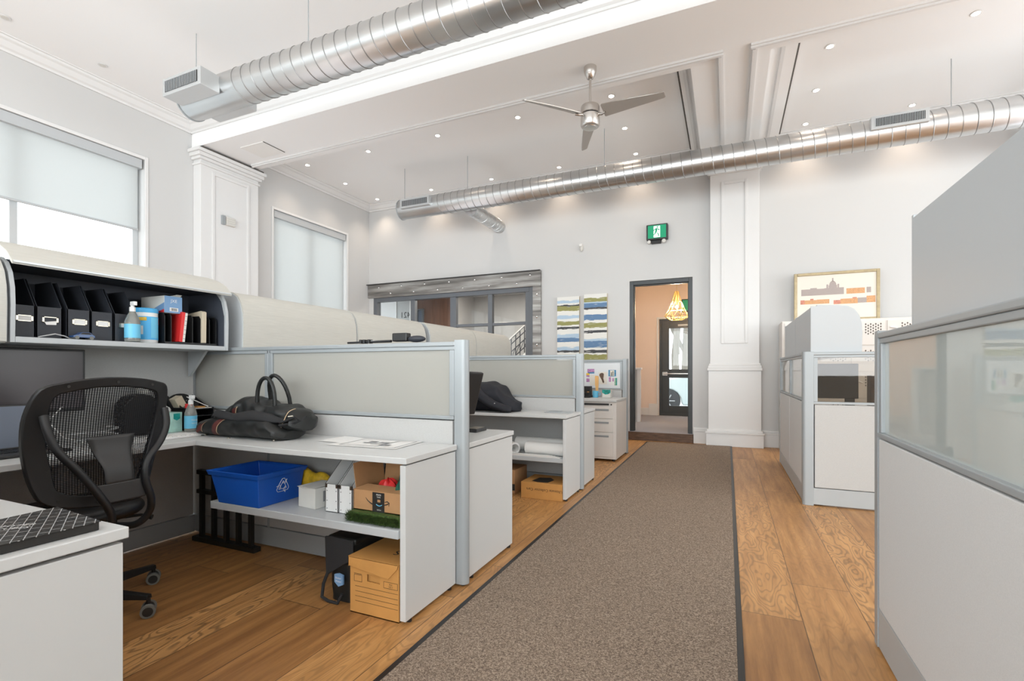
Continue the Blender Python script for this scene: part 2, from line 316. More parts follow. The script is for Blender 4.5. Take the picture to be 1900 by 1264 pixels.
def mat_box_lattice():
    """black magazine cover printed with a thin white cube lattice"""
    m, nt, b = nodes_of('black_lattice_cover'); L = nt.links.new
    tc = N(nt, 'ShaderNodeTexCoord'); br = N(nt, 'ShaderNodeTexBrick'); br.inputs['Scale'].default_value = 13
    mp = N(nt, 'ShaderNodeMapping'); mp.inputs['Rotation'].default_value = (0, 0, 0.5); L(tc.outputs['Object'], mp.inputs[0]); L(mp.outputs[0], br.inputs['Vector'])
    br.inputs['Color1'].default_value = (0.02, 0.02, 0.02, 1); br.inputs['Color2'].default_value = (0.045, 0.04, 0.035, 1); br.inputs['Mortar'].default_value = (0.5, 0.5, 0.5, 1)
    br.inputs['Mortar Size'].default_value = 0.012
    L(br.outputs[0], b.inputs['Base Color']); b.inputs['Roughness'].default_value = 0.3; return m
M['lattice'] = mat_box_lattice()

# ------------------------------------------------------------------ mesh builder
class MB:
    def __init__(s, T=None): s.v = []; s.f = []; s.fm = []; s.T = T or Matrix()
    def add(s, vs, fs, m=0):
        o = len(s.v); s.v += [s.T @ Vector(p) for p in vs]
        s.f += [[o+i for i in f] for f in fs]; s.fm += [m]*len(fs); return s
    def box(s, a, b, m=0):
        x0, y0, z0 = a; x1, y1, z1 = b
        return s.add([(x0,y0,z0),(x1,y0,z0),(x1,y1,z0),(x0,y1,z0),(x0,y0,z1),(x1,y0,z1),(x1,y1,z1),(x0,y1,z1)],
                     [(0,3,2,1),(4,5,6,7),(0,1,5,4),(1,2,6,5),(2,3,7,6),(3,0,4,7)], m)
    def prism(s, pts, axis, a, b, m=0):
        """pts in the plane normal to axis; axis 0: (y,z), 1: (x,z), 2: (x,y)"""
        def P(p, t): return (t, p[0], p[1]) if axis == 0 else (p[0], t, p[1]) if axis == 1 else (p[0], p[1], t)
        n = len(pts)
        return s.add([P(p, a) for p in pts]+[P(p, b) for p in pts],
                     [list(range(n))[::-1], list(range(n, 2*n))]+[(i, (i+1) % n, n+(i+1) % n, n+i) for i in range(n)], m)
    def tube(s, path, r, n=10, m=0, cap=True, flat=1.0):
        P = [Vector(p) for p in path]; rs = r if isinstance(r, (list, tuple)) else [r]*len(P); rings = []; up = None
        for i, p in enumerate(P):
            d = (P[min(i+1, len(P)-1)]-P[max(i-1, 0)]).normalized()
            if up is None:
                up = Vector((0, 0, 1)) if abs(d.z) < 0.9 else Vector((1, 0, 0))
            a = d.cross(up)
            if a.length < 1e-6: a = d.cross(Vector((0.3, 1, 0.2)))
            a.normalize(); bb = a.cross(d).normalized(); up = bb
            rings.append([p+a*math.cos(2*PI*k/n)*rs[i]+bb*math.sin(2*PI*k/n)*rs[i]*flat for k in range(n)])
        vs = [v for rg in rings for v in rg]; fs = []
        for i in range(len(P)-1):
            for k in range(n): fs.append((i*n+k, i*n+(k+1) % n, (i+1)*n+(k+1) % n, (i+1)*n+k))
        if cap: fs += [list(range(n))[::-1], [(len(P)-1)*n+k for k in range(n)]]
        return s.add(vs, fs, m)
    def cyl(s, a, b, r, r2=None, n=24, m=0, cap=True): return s.tube([a, b], [r, r if r2 is None else r2], n, m, cap)
    def lathe(s, prof, c=(0, 0, 0), n=28, m=0, axis=2):
        """prof [(r, h)]; turned about the z axis through c"""
        vs = []; fs = []
        for r, h in prof:
            for k in range(n):
                t = 2*PI*k/n
                p = (r*math.cos(t), r*math.sin(t), h) if axis == 2 else (h, r*math.cos(t), r*math.sin(t)) if axis == 0 else (r*math.cos(t), h, -r*math.sin(t))
                vs.append((c[0]+p[0], c[1]+p[1], c[2]+p[2]))
        for i in range(len(prof)-1):
            for k in range(n): fs.append((i*n+k, i*n+(k+1) % n, (i+1)*n+(k+1) % n, (i+1)*n+k))
        fs += [list(range(n))[::-1], [(len(prof)-1)*n+k for k in range(n)]]
        return s.add(vs, fs, m)
    def grid(s, fn, nu, nv, m=0, closed_u=False):
        vs = [fn(i/(nu if closed_u else nu-1), j/(nv-1)) for i in range(nu) for j in range(nv)]
        fs = [((i*nv+j), ((i+1) % nu)*nv+j, ((i+1) % nu)*nv+j+1, i*nv+j+1) for i in range(nu if closed_u else nu-1) for j in range(nv-1)]
        return s.add(vs, fs, m)
    def sphere(s, c, r, n=16, m=0, sc_=(1, 1, 1)):
        return s.grid(lambda u, v: (c[0]+r*sc_[0]*math.sin(PI*v)*math.cos(2*PI*u), c[1]+r*sc_[1]*math.sin(PI*v)*math.sin(2*PI*u), c[2]+r*sc_[2]*math.cos(PI*v)), n, n//2+2, m, True)
    def text(s, body, size, o, xd, yd, m=0, depth=0.0006, align='CENTER'):
        cu = bpy.data.curves.new('t', 'FONT'); cu.body = body; cu.size = size; cu.align_x = align; cu.align_y = 'CENTER'; cu.resolution_u = 2
        ob = bpy.data.objects.new('t', cu); C.objects.link(ob)
        dg = bpy.context.evaluated_depsgraph_get(); me = bpy.data.meshes.new_from_object(ob.evaluated_get(dg))
        X = Vector(xd).normalized(); Y = Vector(yd).normalized(); Z = X.cross(Y); O = Vector(o)+Z*depth
        s.add([O+X*v.co.x+Y*v.co.y for v in me.vertices], [list(p.vertices) for p in me.polygons], m)
        bpy.data.objects.remove(ob); bpy.data.curves.remove(cu); bpy.data.meshes.remove(me); return s
    def build(s, name, mats, parent=None, smooth=False, bevel=0, sub=0, origin=None, seg=2, solid=0):
        if isinstance(mats, str): mats = [mats]
        if parent is not None:
            o = Vector((0, 0, 0)); p = parent
            while p is not None: o = o+p.location; p = p.parent
        elif origin is not None: o = Vector(origin)
        elif s.v:
            o = Vector(((min(v.x for v in s.v)+max(v.x for v in s.v))/2, (min(v.y for v in s.v)+max(v.y for v in s.v))/2, min(v.z for v in s.v)))
        me = bpy.data.meshes.new(name); me.from_pydata([v-o for v in s.v], [], s.f)
        for k in mats: me.materials.append(M[k])
        me.polygons.foreach_set('material_index', s.fm)
        me.validate(); me.update()
        bm = bmesh.new(); bm.from_mesh(me); bmesh.ops.recalc_face_normals(bm, faces=bm.faces); bm.to_mesh(me); bm.free()
        if smooth:
            me.polygons.foreach_set('use_smooth', [True]*len(me.polygons))
            try: me.set_sharp_from_angle(angle=R(38))
            except Exception: pass
        ob = bpy.data.objects.new(name, me); C.objects.link(ob)
        if parent is not None: ob.parent = parent
        else: ob.location = o
        if solid: md = ob.modifiers.new('s', 'SOLIDIFY'); md.thickness = solid; md.offset = 0
        if bevel: md = ob.modifiers.new('b', 'BEVEL'); md.width = bevel; md.segments = seg; md.limit_method = 'ANGLE'; md.angle_limit = R(40)
        if sub: md = ob.modifiers.new('u', 'SUBSURF'); md.levels = sub; md.render_levels = sub
        return ob
def tag(o, label=None, cat=None, group=None, kind=None):
    if label: o['label'] = label
    if cat: o['category'] = cat
    if group: o['group'] = group
    if kind: o['kind'] = kind
    return o
def thing(name, label, cat, loc=(0, 0, 0), group=None):
    o = bpy.data.objects.new(name, None); o.empty_display_size = 0.1; C.objects.link(o); o.location = loc
    return tag(o, label, cat, group)
def struct(name, mb, mats, **k): return tag(mb.build(name, mats, origin=(0, 0, 0), **k), kind='structure')
def dup(o, loc=None, rz=None, label=None, parent=None, top=True):
    c = o.copy(); C.objects.link(c)
    if parent is not None: c.parent = parent
    for ch in [x for x in bpy.data.objects if x.parent == o]: dup(ch, parent=c, top=False)
    if loc is not None: c.location = loc
    if rz is not None: c.rotation_euler = (0, 0, rz)
    if label: c['label'] = label
    return c
B = lambda a, b: MB().box(a, b)

# ------------------------------------------------------------------ room shell
struct('floor', B((-6.89, -5.0, -0.1), (7.5, 8.2, 0)), 'floor')
H = 4.6; XL = -6.89
def wall_x(x0, x1, y0, y1, z1, holes):
    mb = MB(); ys = y0
    for (a, b, c, d) in sorted(holes):
        mb.box((x0, ys, 0), (x1, a, z1)); mb.box((x0, a, 0), (x1, b, c)); mb.box((x0, a, d), (x1, b, z1)); ys = b
    mb.box((x0, ys, 0), (x1, y1, z1)); return mb
def wall_y(y0, y1, x0, x1, z0, z1, holes):
    mb = MB(); xs = x0
    for (a, b, c, d) in sorted(holes):
        mb.box((xs, y0, z0), (a, y1, z1))
        if c > z0: mb.box((a, y0, z0), (b, y1, c))
        mb.box((a, y0, d), (b, y1, z1)); xs = b
    mb.box((xs, y0, z0), (x1, y1, z1)); return mb
struct('wall_left', wall_x(XL-0.25, XL, -5.0, 8.4, H, [(0.1, 3.87, 0.95, 3.86), (5.83, 7.53, 0.95, 3.82), (-4.6, -0.7, 0.95, 3.86)]), 'wall')
struct('wall_far', wall_y(8.2, 8.36, -6.89, 7.5, 0, H, [(-1.486, -0.505, 0, 2.62), (-6.78, -3.19, 0.45, 2.66)]), 'wall')
struct('wall_right', wall_x(7.5, 7.7, -5.0, 8.4, H, [(-2.0, 7.0, 1.0, 4.0)]), 'wall')
struct('wall_back', wall_y(-5.2, -5.0, -7.14, 7.7, 0, H, [(-5.8, 4.8, 1.3, 4.2)]), 'wall')  # window opening added for light, its sill raised to cut glare
struct('ceiling', B((-7.14, -5.2, H), (7.7, 8.4, H+0.15)), 'ceil')

# beams: main beam along X, secondary beam along Y to the far wall
mb = MB(); mb.box((XL, 4.48, 4.27), (7.5, 5.38, H)); mb.box((-0.35, 5.38, 4.27), (0.385, 8.2, H))
mb.box((-0.50, 5.38, 4.47), (-0.35, 8.2, H)); mb.box((0.385, 5.38, 4.47), (0.66, 8.2, H))
struct('trim_beam', mb, 'ceil')
def strip(path, wdt=0.04, hgt=0.018, z=4.27):
    """flat moulding hanging below z along an axis aligned path, two steps"""
    m = MB()
    for (x0, y0, x1, y1) in path:
        for k, (ww, hh) in enumerate(((wdt, hgt), (wdt*0.45, hgt*1.8))):
            if abs(x1-x0) > abs(y1-y0): m.box((min(x0, x1), y0-ww/2, z-hh), (max(x0, x1), y0+ww/2, z))
            else: m.box((x0-ww/2, min(y0, y1)-wdt/2-0.005, z-hh), (x0+ww/2, max(y0, y1), z))
    return m
struct('trim_beam_panel_moulding', strip([(-6.62, 5.225, -0.04, 5.225), (-0.07, 5.29, -0.07, 8.04), (0.205, 5.225, 7.4, 5.225), (0.235, 5.29, 0.235, 8.04)], 0.06, 0.022), 'trim')
struct('trim_beam_step_moulding', strip([(-0.43, 5.42, -0.43, 8.15), (0.52, 5.42, 0.52, 8.15)], 0.05, 0.014, 4.47), 'trim')
struct('trim_ceiling_slot', B((-0.535, 5.9, 4.585), (-0.50, 8.1, 4.6)).box((0.66, 5.9, 4.585), (0.70, 8.1, 4.6)), 'gapdark')
# crown mouldings
cr = [(0, 0), (0, -0.14), (0.018, -0.14), (0.022, -0.115), (0.045, -0.10), (0.075, -0.05), (0.10, -0.035), (0.105, -0.012), (0.125, -0.01), (0.125, 0)]
mb = MB()
mb.prism([(XL+a, H+b) for a, b in cr], 1, -5.0, 4.48)
mb.prism([(XL+a, H+b) for a, b in cr], 1, 5.38, 8.2)
mb.prism([(4.48-a, H+b) for a, b in cr], 0, XL, 7.5)
mb.prism([(8.2-a, H+b) for a, b in cr], 0, XL, -0.5)
mb.prism([(8.2-a, H+b) for a, b in cr], 0, 0.66, 7.5)
struct('trim_crown_moulding', mb, 'trim')
# ceiling access hatch in the beam soffit: panel edge gap and panel
struct('trim_ceiling_hatch', B((-6.25, 4.74, 4.262), (-5.805, 5.10, 4.27)), 'hatch')
struct('trim_ceiling_hatch_gap', B((-5.805, 4.74, 4.2635), (-5.795, 5.10, 4.27)), 'gapdark')

def ring(mb, axis, u0, u1, z0, z1, t, d0, d1, m=0):
    """rectangular moulding ring standing off a wall; axis 0: on x faces (u = y), axis 1: on y faces (u = x)"""
    for (a, b, c, d) in ((u0, u0+t, z0, z1), (u1-t, u1, z0, z1), (u0+t, u1-t, z0, z0+t), (u0+t, u1-t, z1-t, z1)):
        if axis == 0: mb.box((d0, a, c), (d1, b, d), m)
        else: mb.box((a, d0, c), (b, d1, d), m)
    return mb
# left wall pilaster
mb = B((XL, 4.50, 0), (-6.735, 5.42, 4.235))
ring(mb, 0, 4.66, 5.26, 0.6, 3.98, 0.045, -6.735, -6.72)
for k, (e, z0, z1) in enumerate(((0.02, 4.03, 4.06), (0.035, 4.10, 4.14), (0.06, 4.14, 4.19), (0.085, 4.19, 4.235))):
    mb.box((XL, 4.50-e, z0), (-6.735+e, 5.42+e, z1))
struct('trim_pilaster_left', mb, 'trim', bevel=0.006)
struct('trim_pilaster_shadow_gap', B((XL, 4.47, 4.236), (-6.66, 5.46, 4.256)), 'gapdark')
# far wall pilaster with plinth
mb = B((-0.245, 8.08, 0), (0.43, 8.2, 4.27)); ring(mb, 1, -0.09, 0.275, 1.55, 4.0, 0.04, 8.066, 8.08)
mb.box((-0.27, 8.055, 0), (0.455, 8.2, 1.14)); mb.box((-0.285, 8.04, 1.14), (0.47, 8.2, 1.18)).box((-0.275, 8.05, 1.18), (0.46, 8.2, 1.22)).box((-0.262, 8.062, 1.22), (0.447, 8.2, 1.25))
mb.box((-0.275, 8.05, 4.12), (0.46, 8.2, 4.16)).box((-0.295, 8.03, 4.16), (0.48, 8.2, 4.27))
struct('trim_pilaster_far', mb, 'trim', bevel=0.005)
def baseboard(name, segs):
    mb = MB()
    for (a, b) in segs:
        (x0, y0), (x1, y1) = a, b
        for (h0, h1, t) in ((0, 0.19, 0.025), (0.19, 0.215, 0.034), (0.215, 0.25, 0.018)):
            mb.box((min(x0, x1)-(t if y0 != y1 and x0 > 0 else 0), min(y0, y1)-(t if y0 == y1 else 0), h0), (max(x0, x1)+(t if y0 != y1 and x0 < 0 else 0), max(y0, y1), h1))
    return struct(name, mb, 'trim', bevel=0.004)
baseboard('baseboard_far', [((-6.89, 8.2), (-1.55, 8.2)), ((-0.49, 8.2), (-0.27, 8.2)), ((0.455, 8.2), (7.5, 8.2))])
mb = MB(); 
for (h0, h1, t) in ((0, 0.19, 0.03), (0.19, 0.215, 0.042), (0.215, 0.25, 0.02)): mb.box((-0.27-t, 8.055-t, h0), (0.455+t, 8.2, h1))
struct('baseboard_pilaster', mb, 'trim', bevel=0.004)
baseboard('baseboard_left', [((XL, -5), (XL, 8.2))])

# windows of the left wall
def window(n, y0, y1, z0, z1, mull, sz=2.2):
    w_ = tag(bpy.data.objects.new('window_%d' % n, None), kind='structure'); C.objects.link(w_); w_.location = (XL-0.14, (y0+y1)/2, z0)
    f = MB(); x0, x1 = XL-0.2, XL-0.13; t = 0.07
    ring(f, 0, y0, y1, z0, z1, t, x0, x1)
    for yy in mull: f.box((x0, yy-0.035, z0), (x1, yy+0.035, z1))
    f.build('window_frame', 'alu_light', w_, bevel=0.006)
    B((x0+0.03, y0+t, z0+t), (x0+0.036, y1-t, z1-t)).build('glass_pane', 'glass', w_)
    B((XL-0.13, y0, z0), (XL+0.04, y1, z0+0.03)).build('window_sill', 'trim', w_, bevel=0.005)
    j = MB(); ring(j, 0, y0-0.04, y1+0.04, z0, z1+0.04, 0.04, XL, XL+0.014); j.build('window_trim', 'trim', w_, bevel=0.004)
    return w_
window(1, 0.1, 3.87, 0.95, 3.86, (1.38, 2.65))
window(2, 5.83, 7.53, 0.95, 3.82, (6.68,))
window(3, -4.6, -0.7, 0.95, 3.86, (-3.3, -2.0))  # unseen, added to the light budget as one more daylight opening
def shade(y0, y1, ztop, zbot, label):
    t = thing('roller_shade', label, 'roller shade', (XL-0.04, (y0+y1)/2, ztop), 'roller shades on the left wall windows')
    B((XL-0.09, y0, ztop-0.115), (XL-0.005, y1, ztop)).build('cassette', 'binside', t, bevel=0.004)
    B((XL-0.0505, y0+0.03, zbot), (XL-0.0495, y1-0.03, ztop-0.11)).build('shade_cloth', 'shade', t)
    MB().cyl((XL-0.05, y0+0.03, zbot), (XL-0.05, y1-0.03, zbot), 0.014, n=10).build('hem_bar', 'binside', t, smooth=True)
    return t
shade(0.13, 3.845, 3.855, 2.955, 'white roller shade drawn half down over the window above the open bin')
shade(5.85, 7.51, 3.815, 1.0, 'white roller shade drawn all the way down in the far window of the left wall')
tf = tag(bpy.data.objects.new('window_4', None), kind='structure'); C.objects.link(tf); tf.location = (-0.5, -5.1, 1.3)  # unseen window added behind the camera to let light in
f = MB(); ring(f, 1, -5.8, 4.8, 1.3, 4.2, 0.08, -5.14, -5.06)
for xx in (-3.15, -0.5, 2.15): f.box((xx-0.04, -5.14, 1.38), (xx+0.04, -5.06, 4.12))
f.build('window_frame', 'doorframe', tf); B((-5.72, -5.11, 1.38), (4.72, -5.105, 4.12)).build('glass_pane', 'glass', tf)

t7 = tag(bpy.data.objects.new('window_7', None), kind='structure'); C.objects.link(t7); t7.location = (7.6, 2.5, 1.0)  # unseen window added in the right wall as a light source
f = MB(); ring(f, 0, -2.0, 7.0, 1.0, 4.0, 0.08, 7.56, 7.64)
for yy in (0.2, 2.5, 4.8): f.box((7.56, yy-0.04, 1.08), (7.64, yy+0.04, 3.92))
f.build('window_frame', 'alu_light', t7); B((7.6, -1.92, 1.08), (7.605, 6.92, 3.92)).build('glass_pane', 'glass', t7)

# ------------------------------------------------------------------ hall beyond the far wall
struct('floor_hall', B((-9.6, 8.2, -0.05), (0.6, 11.5, 0.14)), 'greycarpet')
struct('ceiling_hall', B((-9.6, 8.36, 3.05), (0.6, 11.6, 3.12)), 'ceil')
struct('wall_hall_back', wall_y(11.35, 11.5, -6.3, 0.6, 0.14, 3.05, [(-1.40, -0.42, 0.14, 2.29)]), 'peach')
struct('wall_hall_divider', B((-2.6, 9.9, 0.14), (-2.5, 11.35, 3.05)), 'peach')
struct('wall_hall_right', B((0.5, 8.36, 0.14), (0.6, 11.35, 3.05)), 'peach')
mb = B((-1.62, 11.30, 0.14), (-1.42, 11.35, 0.40)).box((-2.5, 11.32, 0.14), (-1.62, 11.35, 0.30)).box((-1.45, 11.31, 0.14), (-1.41, 11.35, 2.33)).box((-1.41, 11.31, 2.29), (-0.40, 11.35, 2.33))
struct('trim_hall_baseboard', mb, 'trim', bevel=0.004)
struct('trim_door_step', B((-1.50, 8.17, 0), (-0.495, 8.24, 0.135)), 'step', bevel=0.004)
# doorway in the far wall
d1 = tag(bpy.data.objects.new('door_1', None), kind='structure'); C.objects.link(d1); d1.location = (-1.0, 8.25, 0.14)
mb = MB(); mb.box((-1.486, 8.225, 0.14), (-1.425, 8.33, 2.62)).box((-0.565, 8.225, 0.14), (-0.505, 8.33, 2.62)).box((-1.425, 8.225, 2.555), (-0.565, 8.33, 2.62))
mb.box((-1.425, 8.27, 0.14), (-1.41, 8.33, 2.555)).box((-0.58, 8.27, 0.14), (-0.565, 8.33, 2.555)).box((-1.425, 8.27, 2.54), (-0.565, 8.33, 2.555))
mb.build('door_frame', 'doorframe', d1, bevel=0.003)
B((-0.575, 8.34, 0.15), (-0.53, 9.22, 2.54)).build('door_leaf', 'doorframe', d1, bevel=0.003)
for z in (0.35, 1.05, 1.75, 2.35): B((-0.582, 8.30, z), (-0.575, 8.345, z+0.11)).build('hinge', 'alu_light', d1)
# exterior glazed door
d2 = tag(bpy.data.objects.new('door_2', None), kind='structure'); C.objects.link(d2); d2.location = (-0.91, 11.4, 0.14)
mb = MB(); ring(mb, 1, -1.40, -0.42, 0.14, 2.29, 0.05, 11.36, 11.44); mb.build('door_frame', 'doorframe', d2)
mb = MB(); mb.box((-1.35, 11.38, 0.15), (-1.19, 11.42, 2.24)).box((-0.60, 11.38, 0.15), (-0.47, 11.42, 2.24)).box((-1.19, 11.38, 0.15), (-0.60, 11.42, 0.36)).box((-1.19, 11.38, 0.98), (-0.60, 11.42, 1.17)).box((-1.19, 11.38, 2.08), (-0.60, 11.42, 2.24))
mb.build('door_leaf', 'doorframe', d2, bevel=0.003)
B((-1.19, 11.396, 0.36), (-0.60, 11.402, 0.98)).build('glass_pane', 'glass', d2); B((-1.19, 11.396, 1.17), (-0.60, 11.402, 2.08)).build('glass_pane', 'glass', d2)
mb = MB(); mb.tube([(-1.30, 11.33, 1.07), (-0.50, 11.33, 1.07)], 0.016).box((-1.33, 11.32, 1.03), (-1.22, 11.38, 1.11)); mb.build('push_bar', 'chrome', d2, smooth=True)
B((-0.56, 11.31, 1.02), (-0.48, 11.38, 1.13)).build('bar_end', 'red', d2)
B((-1.0, 11.32, 2.12), (-0.6, 11.36, 2.16)).build('door_closer', 'alu', d2)
# half-height stair screen in the hall
t = thing('railing', 'grey panelled half wall with pale cap just inside the doorway', 'railing', (-1.75, 9.8, 0.14))
B((-2.3, 9.76, 0.14), (-1.62, 9.84, 1.16)).build('panel', 'greywall', t); B((-1.62, 9.75, 0.14), (-1.56, 9.85, 1.18)).build('newel_post', 'trim', t)
B((-2.3, 9.73, 1.16), (-1.54, 9.87, 1.20)).build('cap_rail', 'trim', t, bevel=0.006)
# pendant lamp: geometric gold wire cage
t = thing('pendant_lamp', 'gold geometric wire cage pendant lamp glowing beyond the open doorway', 'pendant lamp', (-0.87, 9.6, 3.05))
cx, cy = -0.87, 9.6
m = MB().cyl((cx, cy, 2.60), (cx, cy, 3.05), 0.004, n=8).cyl((cx, cy, 3.02), (cx, cy, 3.05), 0.06); m.build('cord', 'goldwire', t)
m = MB(); lv = [(0.03, 2.62, 8, 0), (0.085, 2.44, 8, 0.5), (0.145, 2.28, 8, 0), (0.225, 2.155, 8, 0.5), (0.12, 2.09, 8, 0)]
pts = [[Vector((cx+r*math.cos(2*PI*(k+o)/n), cy+r*math.sin(2*PI*(k+o)/n), z)) for k in range(n)] for r, z, n, o in lv]
for i, rg in enumerate(pts):
    for k in range(8):
        m.tube([rg[k], rg[(k+1) % 8]], 0.0055, 5)
        if i+1 < len(pts):
            nx = pts[i+1]; off = 0 if lv[i][3] == 0 else 1
            m.tube([rg[k], nx[(k+off) % 8]], 0.0055, 5); m.tube([rg[k], nx[(k+off-1) % 8]], 0.0055, 5)
m.build('wire_cage', 'goldwire', t)
MB().sphere((cx, cy, 2.33), 0.032, 14).build('bulb', 'bulb', t, smooth=True); MB().cyl((cx, cy, 2.36), (cx, cy, 2.60), 0.02).build('socket', 'goldwire', t, smooth=True)
l = bpy.data.lights.new('pendant_light', 'POINT'); l.energy = 60; l.color = (1, 0.72, 0.45); l.shadow_soft_size = 0.06
o = bpy.data.objects.new('pendant_light', l); C.objects.link(o); o.parent = t; o.location = (0, 0, -0.72)
l = bpy.data.lights.new('hall_light', 'AREA'); l.energy = 50; l.size = 0.5; l.color = (1, 0.9, 0.8)
o = bpy.data.objects.new('hall_light', l); C.objects.link(o); o.location = (-4.6, 9.5, 3.03)
hv = B((-1.22, 9.86, 3.03), (-0.98, 9.98, 3.05)); tag(hv.build('ceiling_vent', 'slot'), 'dark slotted vent in the hall ceiling left of the gold pendant', 'vent', 'hall ceiling vents')
hv = B((-0.86, 10.3, 3.03), (-0.66, 10.42, 3.05)); tag(hv.build('ceiling_vent', 'slot'), 'dark slotted vent in the hall ceiling right of the gold pendant', 'vent', 'hall ceiling vents')
t = thing('exit_sign', 'green exit sign above the glazed outer door behind the pendant', 'exit sign', (-0.72, 11.32, 2.45))
B((-0.92, 11.28, 2.42), (-0.55, 11.35, 2.70)).build('housing', 'darkgrey', t, bevel=0.006); B((-0.90, 11.275, 2.45), (-0.57, 11.281, 2.68)).build('sign_face', 'signgreen', t)
# stair hall seen through the interior window
struct('wall_hall_brown', B((-7.3, 10.15, 0.14), (-6.08, 10.25, 3.05)), 'brownwood')
struct('wall_hall_grey', B((-6.08, 11.2, 0.14), (-2.6, 11.3, 3.05)), 'greywall')
struct('wall_hall_return', B((-6.10, 10.2, 0.14), (-6.0, 11.3, 3.05)), 'greywall')
struct('wall_hall_entry', wall_y(9.4, 9.46, -9.5, -6.62, 0.14, 3.05, [(-7.12, -6.70, 0.5, 2.80)]), 'wall')
dd = tag(bpy.data.objects.new('door_3', None), kind='structure'); C.objects.link(dd); dd.location = (-6.9, 9.43, 0.14)
m = MB(); ring(m, 1, -7.12, -6.70, 0.5, 2.80, 0.02, 9.39, 9.43); m.build('door_frame', 'trim', dd)
B((-7.11, 9.42, 0.51), (-6.70, 9.425, 2.79)).build('glass_pane', 'shade', dd)
m = MB().text('421', 0.19, (-6.86, 9.415, 2.43), (-1, 0, 0), (0, 0, 1)); m.build('house_number', 'ink', dd)
mb = MB(); ring(mb, 1, -7.2, -6.83, 1.0, 2.66, 0.04, 10.10, 10.15); mb.box((-7.03, 10.10, 1.0), (-7.0, 10.15, 2.66))
dw = tag(bpy.data.objects.new('window_5', None), kind='structure'); C.objects.link(dw); dw.location = (-7.0, 10.12, 1.0)
mb.build('window_frame', 'muntin', dw); B((-7.16, 10.13, 1.04), (-6.87, 10.14, 2.62)).build('glass_pane', 'laptop_screen', dw)
# iron stair rail
t = thing('stair_railing', 'dark wrought iron stair railing rising to the right behind the paned window', 'railing', (-4.5, 10.5, 0.14))
def SX(k): return -5.2+k*0.11
def SZ(x): return 1.84+(x+4.72)*0.84
m = MB().tube([(-5.3, 10.5, SZ(-5.3)), (-3.4, 10.5, SZ(-3.4))], 0.022); m.build('handrail', 'greywall', t, smooth=True)
m = MB()
for k in range(17):
    x = SX(k); m.box((x, 10.49, SZ(x)-0.62), (x+0.016, 10.51, SZ(x)))
for q in (0.14, 0.32, 0.5): m.tube([(-5.25, 10.5, SZ(-5.25)-q), (-3.4, 10.5, SZ(-3.4)-q)], 0.012, 6)
for k in range(16):
    x = SX(k); m.tube([(x, 10.5, SZ(x)-0.5), (x+0.11, 10.5, SZ(x+0.11)-0.32)], 0.008, 5)
m.build('balusters', 'iron', t)
MB().prism([(-5.3, SZ(-5.3)-0.66), (-3.4, SZ(-3.4)-0.66), (-3.4, SZ(-3.4)-0.78), (-5.3, SZ(-5.3)-0.78)], 1, 10.45, 10.55).build('stringer', 'trim', t)
MB().prism([(-5.3, SZ(-5.3)-0.78), (-3.4, SZ(-3.4)-0.78), (-3.4, 0.141), (-5.3, 0.141)], 1, 10.47, 10.53).build('stair_side', 'greywall', t)

# interior window: steel lintel, steel post, grey divided frame
t = thing('steel_lintel', 'weathered riveted steel beam running across the top of the paned window', 'beam', (-4.96, 8.16, 2.66))
B((-6.885, 8.15, 2.65), (-3.035, 8.2, 2.93)).build('beam_face', 'steel', t, bevel=0.004)
B((-6.885, 8.10, 2.915), (-3.035, 8.15, 2.93)).build('top_flange', 'darkgrey', t)
def bolt(parent, x, z): MB().lathe([(0.020, 0), (0.020, -0.005), (0.012, -0.014), (0.003, -0.016)], (x, 8.15, z), 12, axis=1).build('bolt', 'chrome', parent, smooth=True)
for k in range(7): bolt(t, -6.6+k*0.56, 2.855)
for k in range(6): bolt(t, -6.3+k*0.56, 2.72)
t = thing('steel_post', 'weathered bolted steel post at the right end of the steel lintel', 'post', (-3.11, 8.17, 0))
B((-3.19, 8.155, 0), (-3.035, 8.2, 2.65)).build('post_face', 'steel', t, bevel=0.003)
for z in (2.5, 2.1, 1.6, 1.0): bolt(t, -3.11, z)
w4 = tag(bpy.data.objects.new('window_6', None), kind='structure'); C.objects.link(w4); w4.location = (-5.0, 8.28, 0.45)
mb = MB(); ring(mb, 1, -6.78, -3.19, 0.45, 2.66, 0.09, 8.21, 8.33)
for (a, b) in ((-5.86, -5.76), (-4.94, -4.81), (-4.12, -4.03), (-3.36, -3.28)): mb.box((a, 8.225, 0.54), (b, 8.315, 2.57))
for z in (1.98, 1.34): mb.box((-4.81, 8.232, z), (-4.12, 8.308, z+0.055)).box((-4.03, 8.232, z), (-3.36, 8.308, z+0.055))
mb.build('window_frame', 'muntin', w4, bevel=0.006)
B((-6.7, 8.27, 0.52), (-3.28, 8.275, 2.58)).build('glass_pane', 'glass', w4)

# ------------------------------------------------------------------ outside
struct('ground', B((-40, 11.5, -0.2), (20, 45, -0.05)), 'asphalt')
struct('ground_side', B((-45, -30, -0.2), (-7.2, 11.5, -0.05)), 'asphalt')
t = thing('car', 'pale car parked on the pavement outside the glazed outer door', 'car', (-0.6, 15.2, -0.05))
body = [(-2.1, 0.30), (-2.15, 0.75), (-1.5, 0.95), (-0.9, 1.05), (-0.3, 1.45), (1.6, 1.47), (2.3, 1.05), (2.6, 0.95), (2.65, 0.35), (1.95, 0.3)]
bx = -0.3
arch = lambda cx_: [(cx_+0.37*math.cos(a), 0.30+0.37*math.sin(a)) for a in [PI*(1-i/8.) for i in range(9)]]
prof = [(-2.1, 0.22), (-2.15, 0.75), (-1.5, 0.92), (-0.9, 1.02), (-0.3, 1.45), (1.6, 1.47), (2.3, 1.05), (2.6, 0.95), (2.65, 0.22)]
